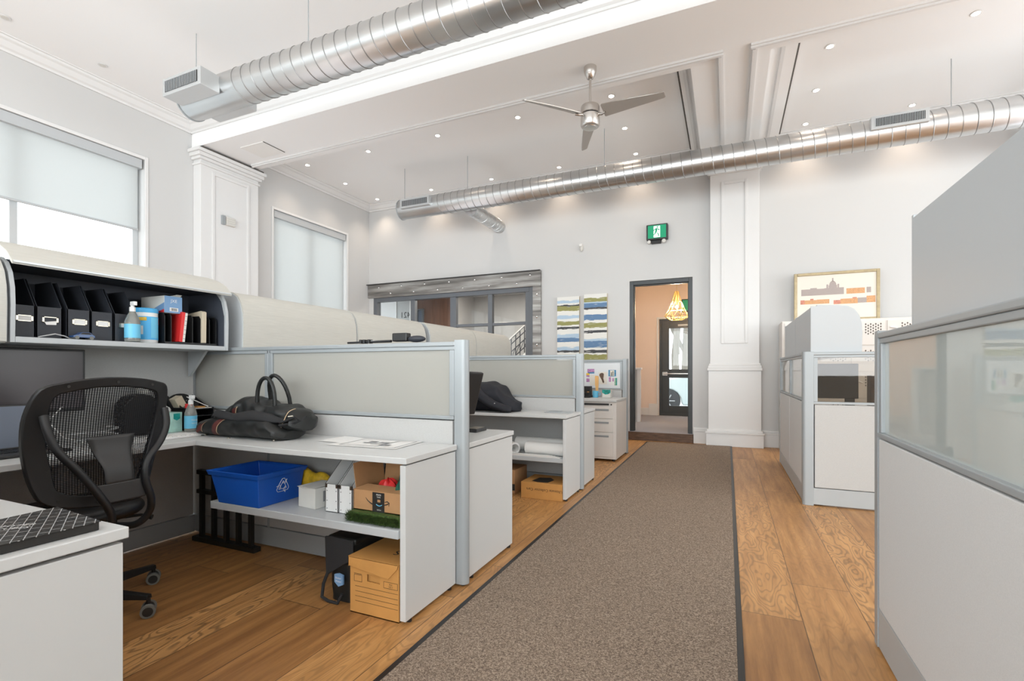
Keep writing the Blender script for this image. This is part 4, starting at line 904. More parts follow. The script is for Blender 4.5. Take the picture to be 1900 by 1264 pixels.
desk('small desk behind the second right partition carrying a dark monitor', [(0.70, 4.87), (1.9, 4.87), (1.9, 5.5), (0.70, 5.5)], [((0.72, 4.9, 0.02), (0.75, 5.45, ZT)), ((1.85, 4.9, 0.02), (1.88, 5.45, ZT))], [(0.735, 5.2), (1.865, 5.2)])

# ------------------------------------------------------------------ office chair (faces -X)
def office_chair():
    cx, cy = -2.80, 1.27
    t = thing('office_chair', 'black mesh back office chair on castors pulled up to the desk', 'office chair', (cx, cy, 0))
    # five star base
    MB().lathe([(0.02, 0.085), (0.05, 0.085), (0.052, 0.11), (0.035, 0.13), (0.028, 0.15), (0.028, 0.30), (0.02, 0.30), (0.02, 0.40)], (cx, cy, 0), 20).build('gas_column', 'black', t, smooth=True)
    for k in range(5):
        a = R(21.4+72*k); dx, dy = math.cos(a), math.sin(a); px_, py_ = -dy, dx
        lg = MB(); vs = []
        for r, hw, zb, zt in ((0.03, 0.030, 0.075, 0.125), (0.18, 0.024, 0.078, 0.115), (0.365, 0.017, 0.078, 0.098)):
            for s_, z in ((-1, zb), (1, zb), (0.75, zt), (-0.75, zt)): vs.append((cx+dx*r+px_*hw*s_, cy+dy*r+py_*hw*s_, z))
        fs = [(0, 3, 2, 1), (8, 9, 10, 11)]+[(i*4+q, i*4+(q+1) % 4, (i+1)*4+(q+1) % 4, (i+1)*4+q) for i in range(2) for q in range(4)]
        lg = lg.add(vs, fs).build('base_leg', 'black', t, bevel=0.003)
        qx, qy = cx+dx*0.36, cy+dy*0.36
        tw = R(-35); ax = (math.cos(tw), math.sin(tw))
        ca = MB().cyl((qx, qy, 0.045), (qx, qy, 0.085), 0.009, n=10); ca.tube([(qx-ax[0]*0.02, qy-ax[1]*0.02, 0.035), (qx+ax[0]*0.02, qy+ax[1]*0.02, 0.035)], 0.024, 16)
        ca = ca.build('castor', 'black', lg, smooth=True)
        for sg in (-1, 1):
            o_ = (qx+ax[0]*0.026*sg, qy+ax[1]*0.026*sg); m = MB()
            m.tube([(o_[0]-ax[0]*0.009, o_[1]-ax[1]*0.009, 0.031), (o_[0]+ax[0]*0.009, o_[1]+ax[1]*0.009, 0.031)], 0.0305, 20, 0)
            o_ = (qx+ax[0]*0.036*sg, qy+ax[1]*0.036*sg); m.tube([(o_[0]-ax[0]*0.001, o_[1]-ax[1]*0.001, 0.031), (o_[0]+ax[0]*0.001, o_[1]+ax[1]*0.001, 0.031)], 0.021, 16, 1)
            m.build('castor_wheel', ['rubber', 'ink'], lg, smooth=True)
    # seat
    def seat(u, v):
        a = 2*PI*u; ph = PI*v; c_, s_ = math.cos(a), math.sin(a)
        ex = lambda q, e: math.copysign(abs(q)**e, q)
        return (cx-0.03+0.25*ex(c_, 0.6)*ex(math.sin(ph), 0.35), cy+0.25*ex(s_, 0.6)*ex(math.sin(ph), 0.35), 0.485+0.045*math.cos(ph)-0.012*abs(c_))
    MB().grid(seat, 40, 14, 0, True).build('seat', 'black', t, smooth=True)
    B((cx-0.12, cy-0.1, 0.40), (cx+0.16, cy+0.1, 0.445)).build('tilt_mechanism', 'black', t, bevel=0.012)
    MB().tube([(cx+0.05, cy+0.1, 0.42), (cx+0.10, cy+0.23, 0.415), (cx+0.14, cy+0.26, 0.40)], [0.007, 0.007, 0.013], 10).build('tilt_lever', 'black', t, smooth=True)
    # back frame: outline in (y, z), bowed in x
    def bxp(y, z):            # depth of the back shell: curved around the sitter, leaning back at the top
        return -2.50+0.06*((z-0.6)/0.5)-0.55*((y-1.25)**2)-0.03*math.sin(PI*(z-0.55)/0.6)
    outer = [(1.022, 0.64), (1.0, 0.72), (0.984, 0.84), (0.985, 0.96), (1.018, 1.062), (1.09, 1.092), (1.18, 1.108), (1.27, 1.112), (1.37, 1.105), (1.45, 1.09), (1.502, 1.066), (1.515, 0.98), (1.505, 0.86), (1.48, 0.75), (1.45, 0.64), (1.43, 0.57), (1.40, 0.545), (1.30, 0.545), (1.20, 0.55), (1.10, 0.57), (1.045, 0.60)]
    inner = [(1.082, 0.665), (1.07, 0.74), (1.052, 0.84), (1.05, 0.95), (1.066, 1.03), (1.11, 1.052), (1.19, 1.066), (1.27, 1.070), (1.36, 1.062), (1.42, 1.05), (1.455, 1.028), (1.465, 0.96), (1.455, 0.86), (1.43, 0.76), (1.405, 0.67), (1.385, 0.62), (1.36, 0.60), (1.29, 0.595), (1.21, 0.60), (1.14, 0.615), (1.10, 0.635)]
    def dense(P, k=4):
        out = []; N_ = len(P)
        for i in range(N_):
            a_, b_, c_, d_ = [Vector(P[(i+q) % N_]) for q in (-1, 0, 1, 2)]
            for q in range(k):
                s = q/k; v_ = 0.5*((2*b_)+(c_-a_)*s+(2*a_-5*b_+4*c_-d_)*s*s+(3*b_-a_-3*c_+d_)*s**3); out.append((v_.x, v_.y))
        return out
    outer, inner = dense(outer), dense(inner)
    n = len(outer); m = MB(); th = 0.03
    vs = [(bxp(y, z)+o_, y, z) for o_ in (0, -th) for (y, z) in outer]+[(bxp(y, z)+o_, y, z) for o_ in (0, -th) for (y, z) in inner]
    fs = []
    for i in range(n):
        j = (i+1) % n
        fs += [(i, j, 2*n+j, 2*n+i), (n+j, n+i, 3*n+i, 3*n+j), (j, i, n+i, n+j), (2*n+i, 2*n+j, 3*n+j, 3*n+i)]
    bf = m.add(vs, fs).build('back_frame', 'black', t, bevel=0.005, smooth=True)
    c0 = (1.255, 0.84); rings_ = 6; vs = []; 
    for k in range(rings_+1):
        f_ = k/rings_
        for (y, z) in inner: yy, zz = c0[0]+(y-c0[0])*f_*1.02, c0[1]+(z-c0[1])*f_*1.02; vs.append((bxp(yy, zz)-0.015, yy, zz))
    fs = [(k*n+i, k*n+(i+1) % n, (k+1)*n+(i+1) % n, (k+1)*n+i) for k in range(rings_) for i in range(n)]
    MB().add(vs, fs).build('back_mesh', 'mesh', bf, smooth=True)
    for (y, z) in ((1.06, 0.73), (1.09, 0.60), (1.22, 0.57), (1.1, 1.075), (1.27, 1.09), (1.42, 1.075)): MB().cyl((bxp(y, z)+0.002, y, z), (bxp(y, z)+0.004, y, z), 0.006, n=10).build('screw', 'ink', bf)
    # spine tubes
    def tb(pts, r): MB().tube(pts, r, 12).build('spine_tube', 'black', t, smooth=True)
    def smooth_path(P, k=6):
        P = [Vector(p) for p in P]; out = []
        for i in range(len(P)-1):
            a_, b_, c_, d_ = P[max(i-1, 0)], P[i], P[i+1], P[min(i+2, len(P)-1)]
            for q in range(k):
                s = q/k; out.append(0.5*((2*b_)+(c_-a_)*s+(2*a_-5*b_+4*c_-d_)*s*s+(3*b_-a_-3*c_+d_)*s**3))
        return out+[P[-1]]
    tb(smooth_path([(-2.47, 1.022, 0.96), (-2.44, 1.025, 0.89), (-2.42, 1.045, 0.82), (-2.40, 1.10, 0.735), (-2.39, 1.17, 0.62), (-2.395, 1.215, 0.53), (-2.43, 1.225, 0.455), (-2.50, 1.225, 0.425), (-2.66, 1.22, 0.42)]), 0.0155)
    tb(smooth_path([(-2.47, 1.475, 0.96), (-2.44, 1.465, 0.89), (-2.42, 1.43, 0.82), (-2.40, 1.36, 0.735), (-2.39, 1.345, 0.66), (-2.39, 1.37, 0.56), (-2.42, 1.375, 0.49), (-2.47, 1.345, 0.44), (-2.64, 1.325, 0.42)]), 0.0155)
    MB().add([(-2.395, 1.165, 0.66), (-2.395, 1.345, 0.66), (-2.395, 1.352, 0.578), (-2.395, 1.195, 0.578), (-2.41, 1.165, 0.66), (-2.41, 1.345, 0.66), (-2.41, 1.352, 0.578), (-2.41, 1.195, 0.578)], [(0, 1, 2, 3), (7, 6, 5, 4), (0, 4, 5, 1), (1, 5, 6, 2), (2, 6, 7, 3), (3, 7, 4, 0)]).build('cross_plate', 'darkgrey', t, bevel=0.004)
    def lum(u, v):
        z = 0.655+0.205*v; wid = 0.055+0.035*max(0, (v-0.35))/0.65 if v > 0.35 else 0.055
        y = 1.252-wid-0.012*v+(2*wid)*u
        x = -2.40-0.045*(1/(1+math.exp(-(v-0.5)*11)))
        return (x, y, z)
    MB().grid(lum, 8, 16).build('lumbar_plate', 'darkgrey', t, smooth=True, solid=0.008)
    return t
office_chair()

# ------------------------------------------------------------------ things in and on the near cubicle
def box_thing(name, label, cat, a, b, mat, group=None, bevel=0.003, part='box_body'):
    t = thing(name, label, cat, ((a[0]+b[0])/2, (a[1]+b[1])/2, a[2]), group)
    o = B(a, b).build(part, mat, t, bevel=bevel); return t, o
zb = 1.3018
files = [(1.172, 1.255, 'leftmost black magazine file in the open bin'), (1.262, 1.362, 'second black magazine file, its label sagging'), (1.385, 1.482, 'third black magazine file, behind the blue toy car'), (1.488, 1.588, 'fourth black magazine file, right of the toy car'), (1.596, 1.70, 'rightmost black magazine file, behind the soap bottle')]
for k, (y0, y1, lab) in enumerate(files):
    t = thing('magazine_file', lab, 'magazine file', (-3.25, (y0+y1)/2, zb), 'black magazine files in the open bin')
    xf, xr = -3.115, -3.375; side = [(xf, zb), (xf, 1.458), (-3.215, 1.60), (xr, 1.60), (xr, zb)]
    m = MB()
    m.prism(side, 1, y0, y0+0.003); m.prism(side, 1, y1-0.003, y1); m.box((xf-0.003, y0, zb), (xf, y1, 1.458)); m.box((xr, y0, zb), (xr+0.003, y1, 1.60)); m.box((xr, y0, zb), (xf, y1, zb+0.003))
    m.build('file_body', 'navy', t)
    yc = (y0+y1)/2+0.003; zc = 1.395
    lh = MB(); 
    for (a, b, c, d) in ((yc-0.032, yc-0.024, zc-0.015, zc+0.015), (yc+0.024, yc+0.032, zc-0.015, zc+0.015), (yc-0.032, yc+0.032, zc+0.011, zc+0.015), (yc-0.032, yc+0.032, zc-0.015, zc-0.011)): lh.box((xf, a, c), (xf+0.003, b, d))
    lh = lh.build('label_holder', 'brass', t)
    if k == 1: MB().add([(xf+0.004, yc-0.024, zc-0.012), (xf+0.004, yc+0.024, zc-0.004), (xf+0.006, yc+0.022, zc-0.024), (xf+0.006, yc-0.018, zc-0.026)], [(0, 1, 2, 3)]).build('label_card', 'paper', lh)
    else: B((xf+0.0002, yc-0.024, zc-0.011), (xf+0.0012, yc+0.024, zc+0.011)).build('label_card', 'paper', lh)
# toy car
t = thing('toy_car', 'small dark blue toy hatchback parked in front of the black files', 'toy car', (-3.085, 1.435, zb))
MB().prism([(1.388, 0.010), (1.386, 0.018), (1.40, 0.024), (1.41, 0.025), (1.425, 0.038), (1.462, 0.038), (1.474, 0.026), (1.482, 0.022), (1.482, 0.010)], 0, -3.105, -3.065).build('body', 'carblue', t, bevel=0.002)
ob = [o for o in bpy.data.objects if o.name == 'body' or o.name.startswith('body.')][-1]
ob.location = (0, 0, zb)
m = MB().prism([(1.414, zb+0.0265), (1.427, zb+0.036), (1.459, zb+0.036), (1.468, zb+0.0265)], 0, -3.1055, -3.0645); m.build('windows', 'slot', t)
for y in (1.403, 1.466): MB().cyl((-3.108, y, zb+0.009), (-3.062, y, zb+0.009), 0.009, n=14).build('wheels', 'rubber', t)
m = MB().tube([(-3.10, 1.262, zb+0.004), (-3.085, 1.285, zb+0.012), (-3.08, 1.32, zb+0.022), (-3.085, 1.36, zb+0.014), (-3.09, 1.382, zb+0.004), (-3.10, 1.40, zb+0.004), (-3.12, 1.41, zb+0.004)], 0.003, 8)
tag(m.build('cable', 'silvertape', smooth=True), 'thin grey cable curling beside the toy car in the open bin', 'cable')
def spray(x, y, z, s, r, label, txt):
    t = thing('soap_bottle', label, 'bottle', (x, y, z), 'clear bottles with blue labels')
    MB().lathe([(0.003, 0), (r, 0.002), (r*1.02, 0.01), (r*1.02, 0.115*s), (r*0.8, 0.14*s), (r*0.42, 0.168*s), (r*0.40, 0.175*s)], (x, y, z), 26).build('bottle_body', 'bottle', t, smooth=True)
    la = MB().lathe([(r*1.03, 0.022*s), (r*1.045, 0.022*s), (r*1.045, 0.10*s), (r*1.03, 0.10*s)], (x, y, z), 26).build('label_band', 'cyan', t, smooth=True)
    m = MB().text(txt, 0.017*s, (x+r*1.06, y, z+0.075*s), (0, 1, 0), (0, 0, 1)).text('cleanser', 0.011*s, (x+r*1.06, y, z+0.055*s), (0, 1, 0), (0, 0, 1)) if txt else None
    if m: m.build('label_text', 'white', la)
    MB().lathe([(0.014, 0.172*s), (0.015, 0.172*s), (0.015, 0.195*s), (0.009, 0.20*s), (0.008, 0.215*s), (0.001, 0.216*s)], (x, y, z), 16).build('pump_collar', 'white', t, smooth=True)
    B((x-0.009, y-0.009, z+0.205*s), (x+0.03, y+0.009, z+0.228*s)).build('spray_nozzle', 'white', t, bevel=0.003)
    return t
spray(-3.074, 1.664, zb, 1.0, 0.036, 'clear pump bottle with blue label standing in the open bin', '')
# wipes tub
t = thing('wipes_tub', 'blue lidded tub of cleaning wipes in the open bin', 'tub', (-3.15, 1.775, zb))
tb_ = MB().lathe([(0.01, 0), (0.058, 0.001), (0.060, 0.006), (0.060, 0.178), (0.01, 0.178)], (-3.15, 1.775, zb), 30).build('tub_body', 'white', t, smooth=True)
MB().lathe([(0.0605, 0.02), (0.0612, 0.02), (0.0612, 0.155), (0.0605, 0.155)], (-3.15, 1.775, zb), 30).build('wrap_label', 'skyblue', tb_, smooth=True)
def arcpatch(r, a0, a1, z0, z1, c): return MB().grid(lambda u, v: (c[0]+r*math.cos(a0+(a1-a0)*u), c[1]+r*math.sin(a0+(a1-a0)*u), c[2]+z0+(z1-z0)*v), 10, 3)
arcpatch(0.0622, R(-5), R(45), 0.03, 0.15, (-3.15, 1.775, zb)).build('text_panel', 'cyan', tb_, smooth=True)
arcpatch(0.0618, R(-75), R(-25), 0.13, 0.15, (-3.15, 1.775, zb)).build('yellow_banner', 'yellow', tb_, smooth=True)
arcpatch(0.0618, R(50), R(70), 0.11, 0.15, (-3.15, 1.775, zb)).build('red_flash', 'red', tb_, smooth=True)
arcpatch(0.0622, R(-72), R(-40), 0.05, 0.10, (-3.15, 1.775, zb)).build('white_flash', 'white', tb_, smooth=True)
MB().lathe([(0.01, 0.178), (0.061, 0.178), (0.062, 0.182), (0.062, 0.20), (0.057, 0.205), (0.01, 0.206)], (-3.15, 1.775, zb), 30).build('lid', 'skyblue', t, smooth=True)
# sorter
t = thing('desk_sorter', 'black upright file sorter with slots at the right of the open bin', 'file sorter', (-3.22, 2.0, zb))
B((-3.34, 1.848, zb), (-3.09, 2.175, zb+0.014)).build('base_plate', 'black', t)
for y in (1.848, 1.885, 1.955, 2.015, 2.065, 2.125, 2.17): MB().prism([(-3.34, zb+0.014), (-3.095, zb+0.014), (-3.095, zb+0.17), (-3.11, zb+0.188), (-3.34, zb+0.188)], 1, y, y+0.004).build('divider', 'black', t)
t, o = box_thing('tissue_box', 'blue and white glove box lying on top of the black sorter', 'box', (-3.33, 1.85, zb+0.189), (-3.10, 1.955, zb+0.292), 'offwhite')
f = B((-3.1, 1.851, zb+0.19), (-3.0985, 1.954, zb+0.291)).build('end_label', 'skyblue', t)
m = MB().text('JXE', 0.026, (-3.098, 1.905, zb+0.262), (0, 1, 0), (0, 0, 1)); m.build('lettering', 'white', f)
B((-3.098, 1.88, zb+0.20), (-3.0975, 1.93, zb+0.222)).build('barcode_panel', 'paper', f); m = MB()
for k in range(9): m.box((-3.0975, 1.888+k*0.004, zb+0.203), (-3.0972, 1.8895+k*0.004+(k % 3)*0.0006, zb+0.219))
m.build('barcode', 'ink', f)
MB().prism([(-3.30, zb+0.293), (-3.12, zb+0.293), (-3.10, zb+0.305), (-3.2, zb+0.30)], 1, 1.925, 1.955).build('open_flap', 'offwhite', t)
M['skyblue2'] = pm('dusty_blue_box', (0.18, 0.33, 0.55), 0.5); f.data.materials[0] = M['skyblue2']
MB().prism([(-3.28, zb+0.19), (-3.10, zb+0.19), (-3.10, zb+0.25)], 1, 1.8485, 1.8498).build('blue_wedge', 'skyblue2', t)
MB().prism([(-3.18, zb+0.19), (-3.10, zb+0.19), (-3.10, zb+0.21)], 1, 1.8478, 1.8486).build('red_wedge', 'red', t)
T = Matrix.Translation((-3.2, 1.936, zb+0.016)) @ Matrix.Rotation(R(-6), 4, 'X')
t = thing('notebook', 'red covered notebook standing tilted in the black sorter', 'notebook', (-3.2, 1.94, zb+0.016))
MB(T).box((-0.1, -0.012, 0), (0.12, 0.008, 0.185)).build('cover', 'red', t); MB(T).box((-0.1, 0.008, 0.002), (0.121, 0.022, 0.183)).build('pages', 'offwhite', t)
m = MB(T)
for k in range(6): m.box((0.1211, 0.009, 0.02+k*0.028), (0.1215, 0.021, 0.023+k*0.028))
m.build('page_marks', 'greyink', t)
t = thing('book', 'old cream paged book standing upright in the black sorter', 'book', (-3.2, 2.085, zb+0.016))
MB().prism([(-3.30, zb+0.016), (-3.085, zb+0.016), (-3.082, zb+0.215), (-3.10, zb+0.222), (-3.30, zb+0.20)], 1, 2.07, 2.10).build('page_block', 'kraftbook', t, bevel=0.003)
MB().prism([(-3.31, zb+0.016), (-3.26, zb+0.016), (-3.13, zb+0.205), (-3.10, zb+0.222), (-3.31, zb+0.205)], 1, 2.103, 2.106).build('cover', 'kraftbook', t)

# monitor, laptop on the wall-side desk
def monitor(label, x, y0, y1, z0, z1, face=1, name='monitor'):
    yc = (y0+y1)/2; t = thing(name, label, 'monitor', (x, yc, 0.75), 'computer monitors')
    B((x-0.025, y0, z0), (x, y1, z1)).build('bezel', 'black', t, bevel=0.004)
    xs = x if face > 0 else x-0.025
    B((min(xs, xs+face*0.002), y0+0.012, z0+0.018), (max(xs, xs+face*0.002), y1-0.012, z1-0.012)).build('screen', 'screen', t)
    B((x-0.06, yc-0.03, 0.76), (x-0.026, yc+0.03, z0+0.1)).build('stand_neck', 'black', t); B((x-0.14, yc-0.12, 0.7502), (x+0.08, yc+0.12, 0.762)).build('stand_foot', 'black', t, bevel=0.004)
    return t
monitor('large switched-off monitor under the open bin at the left edge', -3.25, 0.84, 1.525, 0.92, 1.255)
t = thing('laptop', 'open laptop with a dim blue screen below the large monitor', 'laptop', (-3.1, 1.16, 0.75))
B((-3.12, 0.98, 0.7505), (-2.90, 1.31, 0.765)).build('keyboard_base', 'darkgrey', t, bevel=0.004); m = MB()
for i in range(5):
    for j in range(12): m.box((-3.10+i*0.024, 0.995+j*0.025, 0.765), (-3.08+i*0.024, 1.015+j*0.025, 0.7675))
m.build('keys', 'black', t)
TT = Matrix.Translation((-3.12, 1.145, 0.766)) @ Matrix.Rotation(R(-14), 4, 'Y')
MB(TT).box((-0.008, -0.165, 0), (0, 0.165, 0.215)).build('lid', 'darkgrey', t, bevel=0.003); MB(TT).box((0.0002, -0.158, 0.008), (0.001, 0.158, 0.207)).build('screen', 'laptop_screen', t)
# objects glimpsed through the mesh
t = thing('document_stand', 'black upright stand behind the mesh chair back', 'stand', (-3.3, 1.83, 0.75))
MB().prism([(1.70, 0.752), (1.70, 0.94), (1.74, 0.985), (1.80, 1.0), (1.86, 0.985), (1.89, 0.94), (1.89, 0.752)], 0, -3.33, -3.22).build('body', 'black', t, bevel=0.01)
B((-3.36, 1.84, 1.0005), (-3.3, 1.88, 1.07)).build('card', 'offwhite', t)
t = thing('keyboard', 'white keyboard on the desk behind the chair back', 'keyboard', (-2.95, 1.72, 0.75))
B((-3.03, 1.56, 0.7505), (-2.88, 1.93, 0.762)).build('keyboard_base', 'white', t, bevel=0.003); m = MB()
for i in range(5):
    for j in range(14): m.box((-3.02+i*0.026, 1.575+j*0.025, 0.762), (-2.999+i*0.026, 1.595+j*0.025, 0.766))
m.build('keys', 'paper', t)
t = thing('cord_heap', 'coiled white and black cord heap on the desk behind the chair back', 'cable', (-3.05, 1.48, 0.75))
m = MB(); m.tube([(-3.05+0.07*math.cos(a/6.)+0.01*math.sin(a), 1.46+0.11*math.sin(a/6.), 0.757+0.0009*a) for a in range(90)], 0.004, 6); m.build('cord_coil', 'silvertape', t, smooth=True)
MB().tube([(-3.2, 1.40, 0.95), (-3.17, 1.33, 0.88), (-3.1, 1.36, 0.80), (-3.05, 1.43, 0.765)], 0.003, 6).build('loose_lead', 'paper', t, smooth=True)
# tissue box, bottle, letter tray
t, o = box_thing('tissue_box', 'mint and teal tissue box on the desk right of the chair back', 'tissue box', (-3.36, 1.90, 0.7505), (-3.20, 2.02, 0.875), 'teal')
MB().sphere((-3.28, 1.955, 0.885), 0.04, 12, sc_=(0.8, 1, 0.8)).build('tissue', 'paper', t, smooth=True)
MB().prism([(1.965, 0.835), (1.965, 0.868), (2.005, 0.868), (2.005, 0.835), (1.985, 0.824)], 0, -3.20, -3.1985).build('green_badge', 'tealdark', o)
spray(-3.14, 2.035, 0.7505, 1.02, 0.034, 'clear pump bottle with blue label on the desk beside the tissue box', 'Hand')
t = thing('letter_tray', 'black letter tray with arched perforated back on the desk', 'letter tray', (-3.3, 2.14, 0.75))
y0, y1 = 2.045, 2.215
for z in (0.7505, 0.795, 0.84, 0.885): B((-3.40, y0, z), (-3.18, y1, z+0.006)).build('tray_shelf', 'black', t)
for y in (y0, y1-0.004): MB().prism([(-3.40, 0.751), (-3.18, 0.751), (-3.18, 0.895), (-3.24, 0.90), (-3.40, 0.975)], 1, y, y+0.004).build('side_panel', 'black', t)
n = 12; arc = [(y0, 0.751), (y0, 0.93)]+[((y0+y1)/2-(y1-y0)/2*math.cos(PI*k/n), 0.93+0.055*math.sin(PI*k/n)) for k in range(1, n)]+[(y1, 0.93), (y1, 0.751)]
bk = MB().prism(arc, 0, -3.402, -3.397).build('arched_back', 'black', t); m = MB()
for i in range(5):
    for j in range(2): m.lathe([(0.0035, 0), (0.0035, 0.0004), (0.0005, 0.0005)], (-3.397, y0+0.055+i*0.018+j*0.008, 0.935-j*0.018), 8, axis=0)
m.build('perforations', 'paper', bk)
B((-3.38, y0+0.01, 0.8912), (-3.185, y1-0.01, 0.8945)).build('paper_sheets', 'paper', t); B((-3.38, y0+0.01, 0.7567), (-3.185, y1-0.01, 0.762)).build('paper_sheets', 'offwhite', t)
t = thing('marker_heap', 'jumble of red and cream boxes and a white straw on top of the letter tray', 'office supplies', (-3.27, 2.1, 0.895))
MB().lathe([(0.02, 0), (0.02, 0.03), (0.001, 0.031)], (-3.21, 2.065, 0.8948), 14).build('tape_roll', 'red', t, smooth=True)
T = Matrix.Translation((-3.30, 2.075, 0.905)) @ Matrix.Rotation(R(28), 4, 'X'); MB(T).box((-0.03, -0.03, 0.0), (0.03, 0.02, 0.07)).build('cream_carton', 'kraftbook', t)
MB().tube([(-3.22, 2.06, 0.97), (-3.20, 2.19, 0.90)], 0.003, 6).build('straw', 'white', t); B((-3.3, 2.12, 0.8948), (-3.2, 2.17, 0.903)).build('orange_packet', 'card_orange', t)
T = Matrix.Translation((-3.30, 2.13, 0.90)) @ Matrix.Rotation(R(-30), 4, 'X'); MB(T).box((-0.03, -0.02, 0.005), (0.03, 0.03, 0.05)).build('black_case', 'black', t)

# ------------------------------------------------------------------ black leather bag
def bag():
    t = thing('handbag', 'slumped black leather travel bag with maroon stripes on the near desk', 'bag', (-2.56, 2.06, 0.75))
    def itp(tab, x):
        for (a, b), (c, d) in zip(tab[:-1], tab[1:]):
            if x <= c:
                s = (x-a)/(c-a); s = s*s*(3-2*s); return b+(d-b)*s
        return tab[-1][1]
    topL = [(-2.935, 0.80), (-2.90, 0.845), (-2.80, 0.865), (-2.60, 0.875), (-2.45, 0.885), (-2.35, 0.87), (-2.27, 0.83), (-2.24, 0.80)]
    topU = [(-2.86, 0.82), (-2.80, 0.885), (-2.72, 0.94), (-2.64, 0.985), (-2.585, 0.990), (-2.52, 0.965), (-2.42, 0.945), (-2.34, 0.945), (-2.26, 0.93), (-2.20, 0.905), (-2.17, 0.86)]
    def loft(name, xa, xb, top, zb_, yc, hy, mat, par=None, a0=0, a1=2*PI, sc_=1.0, nz=0.006, closed=True, n=40, tw=0.0, smooth=True):
        def fn(u, v):
            x = xa+(xb-xa)*v; zt = itp(top, x); a = a0+(a1-a0)*u
            e = min(1, max(0.0, min((x-top[0][0]), (top[-1][0]-x))/0.05)); e = math.sqrt(max(0, 1-(1-e)**2))*0.9+0.1
            zc, hz = (zb_+zt)/2, (zt-zb_)/2
            cc, ss = math.cos(a), math.sin(a); ex = lambda q, p: math.copysign(abs(q)**p, q)
            wob = nz*(math.sin(x*38+a*2)+0.6*math.sin(x*71-a*3)+0.5*math.sin(a*5+x*20))
            return (x+tw*ss, yc+(hy*e*ex(cc, 0.75)+wob)*sc_, zc+(hz*ex(ss, 0.8)+(wob*0.5 if ss > -0.3 else 0))*(1 if sc_ == 1 else 1.01))
        m = MB().grid(fn, n, 40, 0, closed)
        if closed:
            k = len(m.v); 
            for vv in (0, 39): m.f.append([i*40+vv for i in range(n)]); m.fm.append(0)
        return m.build(name, mat, par or t, smooth=smooth)
    lo = loft('bag_base', -2.93, -2.245, topL, 0.753, 2.03, 0.125, 'leather', nz=0.004)
    up = loft('bag_upper', -2.855, -2.175, topU, 0.80, 2.075, 0.105, 'leather', nz=0.008)
    for (a, b, par, top, zb_, yc, hy, nm, nz) in ((-2.875, -2.835, lo, topL, 0.753, 2.03, 0.125, 'maroon_stripe', 0.004), (-2.75, -2.70, lo, topL, 0.753, 2.03, 0.125, 'maroon_stripe', 0.004)):
        loft(nm, a, b, top, zb_, yc, hy, 'maroon', par, PI*0.62, PI*1.38, 1.02, nz, False, 20, 0.03)
        loft('stripe_piping', b, b+0.005, top, zb_, yc, hy, 'piping', par, PI*0.62, PI*1.38, 1.03, nz, False, 20, 0.03)
    for (a, b) in ((-2.66, -2.635), (-2.77, -2.75)):
        loft('maroon_stripe', a, b, topU, 0.80, 2.075, 0.105, 'maroon', up, PI*0.9, PI*1.12, 1.03, 0.008, False, 12, 0.05); loft('stripe_piping', b, b+0.004, topU, 0.80, 2.075, 0.105, 'piping', up, PI*0.88, PI*1.12, 1.04, 0.008, False, 12, 0.05)
    loft('stripe_piping', -2.255, -2.249, topU, 0.80, 2.075, 0.105, 'piping', up, PI*0.6, PI*1.2, 1.03, 0.008, False, 16, 0.03)
    cp = [(-2.87, 1.985, 0.868), (-2.80, 1.945, 0.888), (-2.72, 1.93, 0.882), (-2.62, 1.925, 0.872), (-2.54, 1.92, 0.878), (-2.46, 1.92, 0.888), (-2.38, 1.93, 0.882), (-2.30, 1.955, 0.868), (-2.22, 1.99, 0.866), (-2.175, 2.04, 0.872)]
    hw = [0.012, 0.018, 0.022, 0.018, 0.026, 0.028, 0.024, 0.018, 0.014, 0.010]
    def rb(u, v):
        q = v*(len(cp)-1); i = min(int(q), len(cp)-2); f_ = q-i; f_ = f_*f_*(3-2*f_)
        c = [cp[i][k]+(cp[i+1][k]-cp[i][k])*f_ for k in range(3)]; h_ = hw[i]+(hw[i+1]-hw[i])*f_
        return (c[0], c[1]+0.02*(u-0.2)**2+0.012*u, c[2]+h_*(2*u-1))
    MB().grid(rb, 5, 46).build('shoulder_strap', 'strap', t, smooth=True, solid=0.005)
    m = MB().tube([(-2.27, 1.97, 0.85), (-2.21, 1.96, 0.868), (-2.17, 1.98, 0.885), (-2.165, 2.0, 0.865), (-2.20, 1.98, 0.845), (-2.27, 1.96, 0.835)], 0.012, 8, flat=0.5); m.build('strap_end_loop', 'strap', t, smooth=True)
    MB().cyl((-2.21, 1.965, 0.887), (-2.185, 1.975, 0.89), 0.004, n=8).build('buckle', 'brass', t)
    def arch(xl, xr, y, zb1, zb2, zt, lean): return [(xl+(xr-xl)*(0.5-0.5*math.cos(PI*k/16)), y+lean*math.sin(PI*k/16), (zb1+(zb2-zb1)*k/16)+(zt-(zb1+zb2)/2)*math.sin(PI*k/16)**0.75) for k in range(17)]
    MB().tube(arch(-2.52, -2.375, 2.02, 0.945, 0.925, 1.098, 0.0), 0.0115, 10).build('handle', 'leather', t, smooth=True)
    MB().tube(arch(-2.545, -2.385, 2.14, 0.93, 0.925, 1.112, -0.05), 0.0115, 10).build('handle', 'leather', t, smooth=True)
    for (x, y) in ((-2.88, 1.955), (-2.62, 1.915), (-2.3, 1.95), (-2.85, 2.1), (-2.3, 2.1)): MB().lathe([(0.002, 0), (0.008, 0.001), (0.008, 0.006), (0.002, 0.009)], (x, y, 0.7502), 10).build('metal_foot', 'brass', t, smooth=True)
    return t
bag()
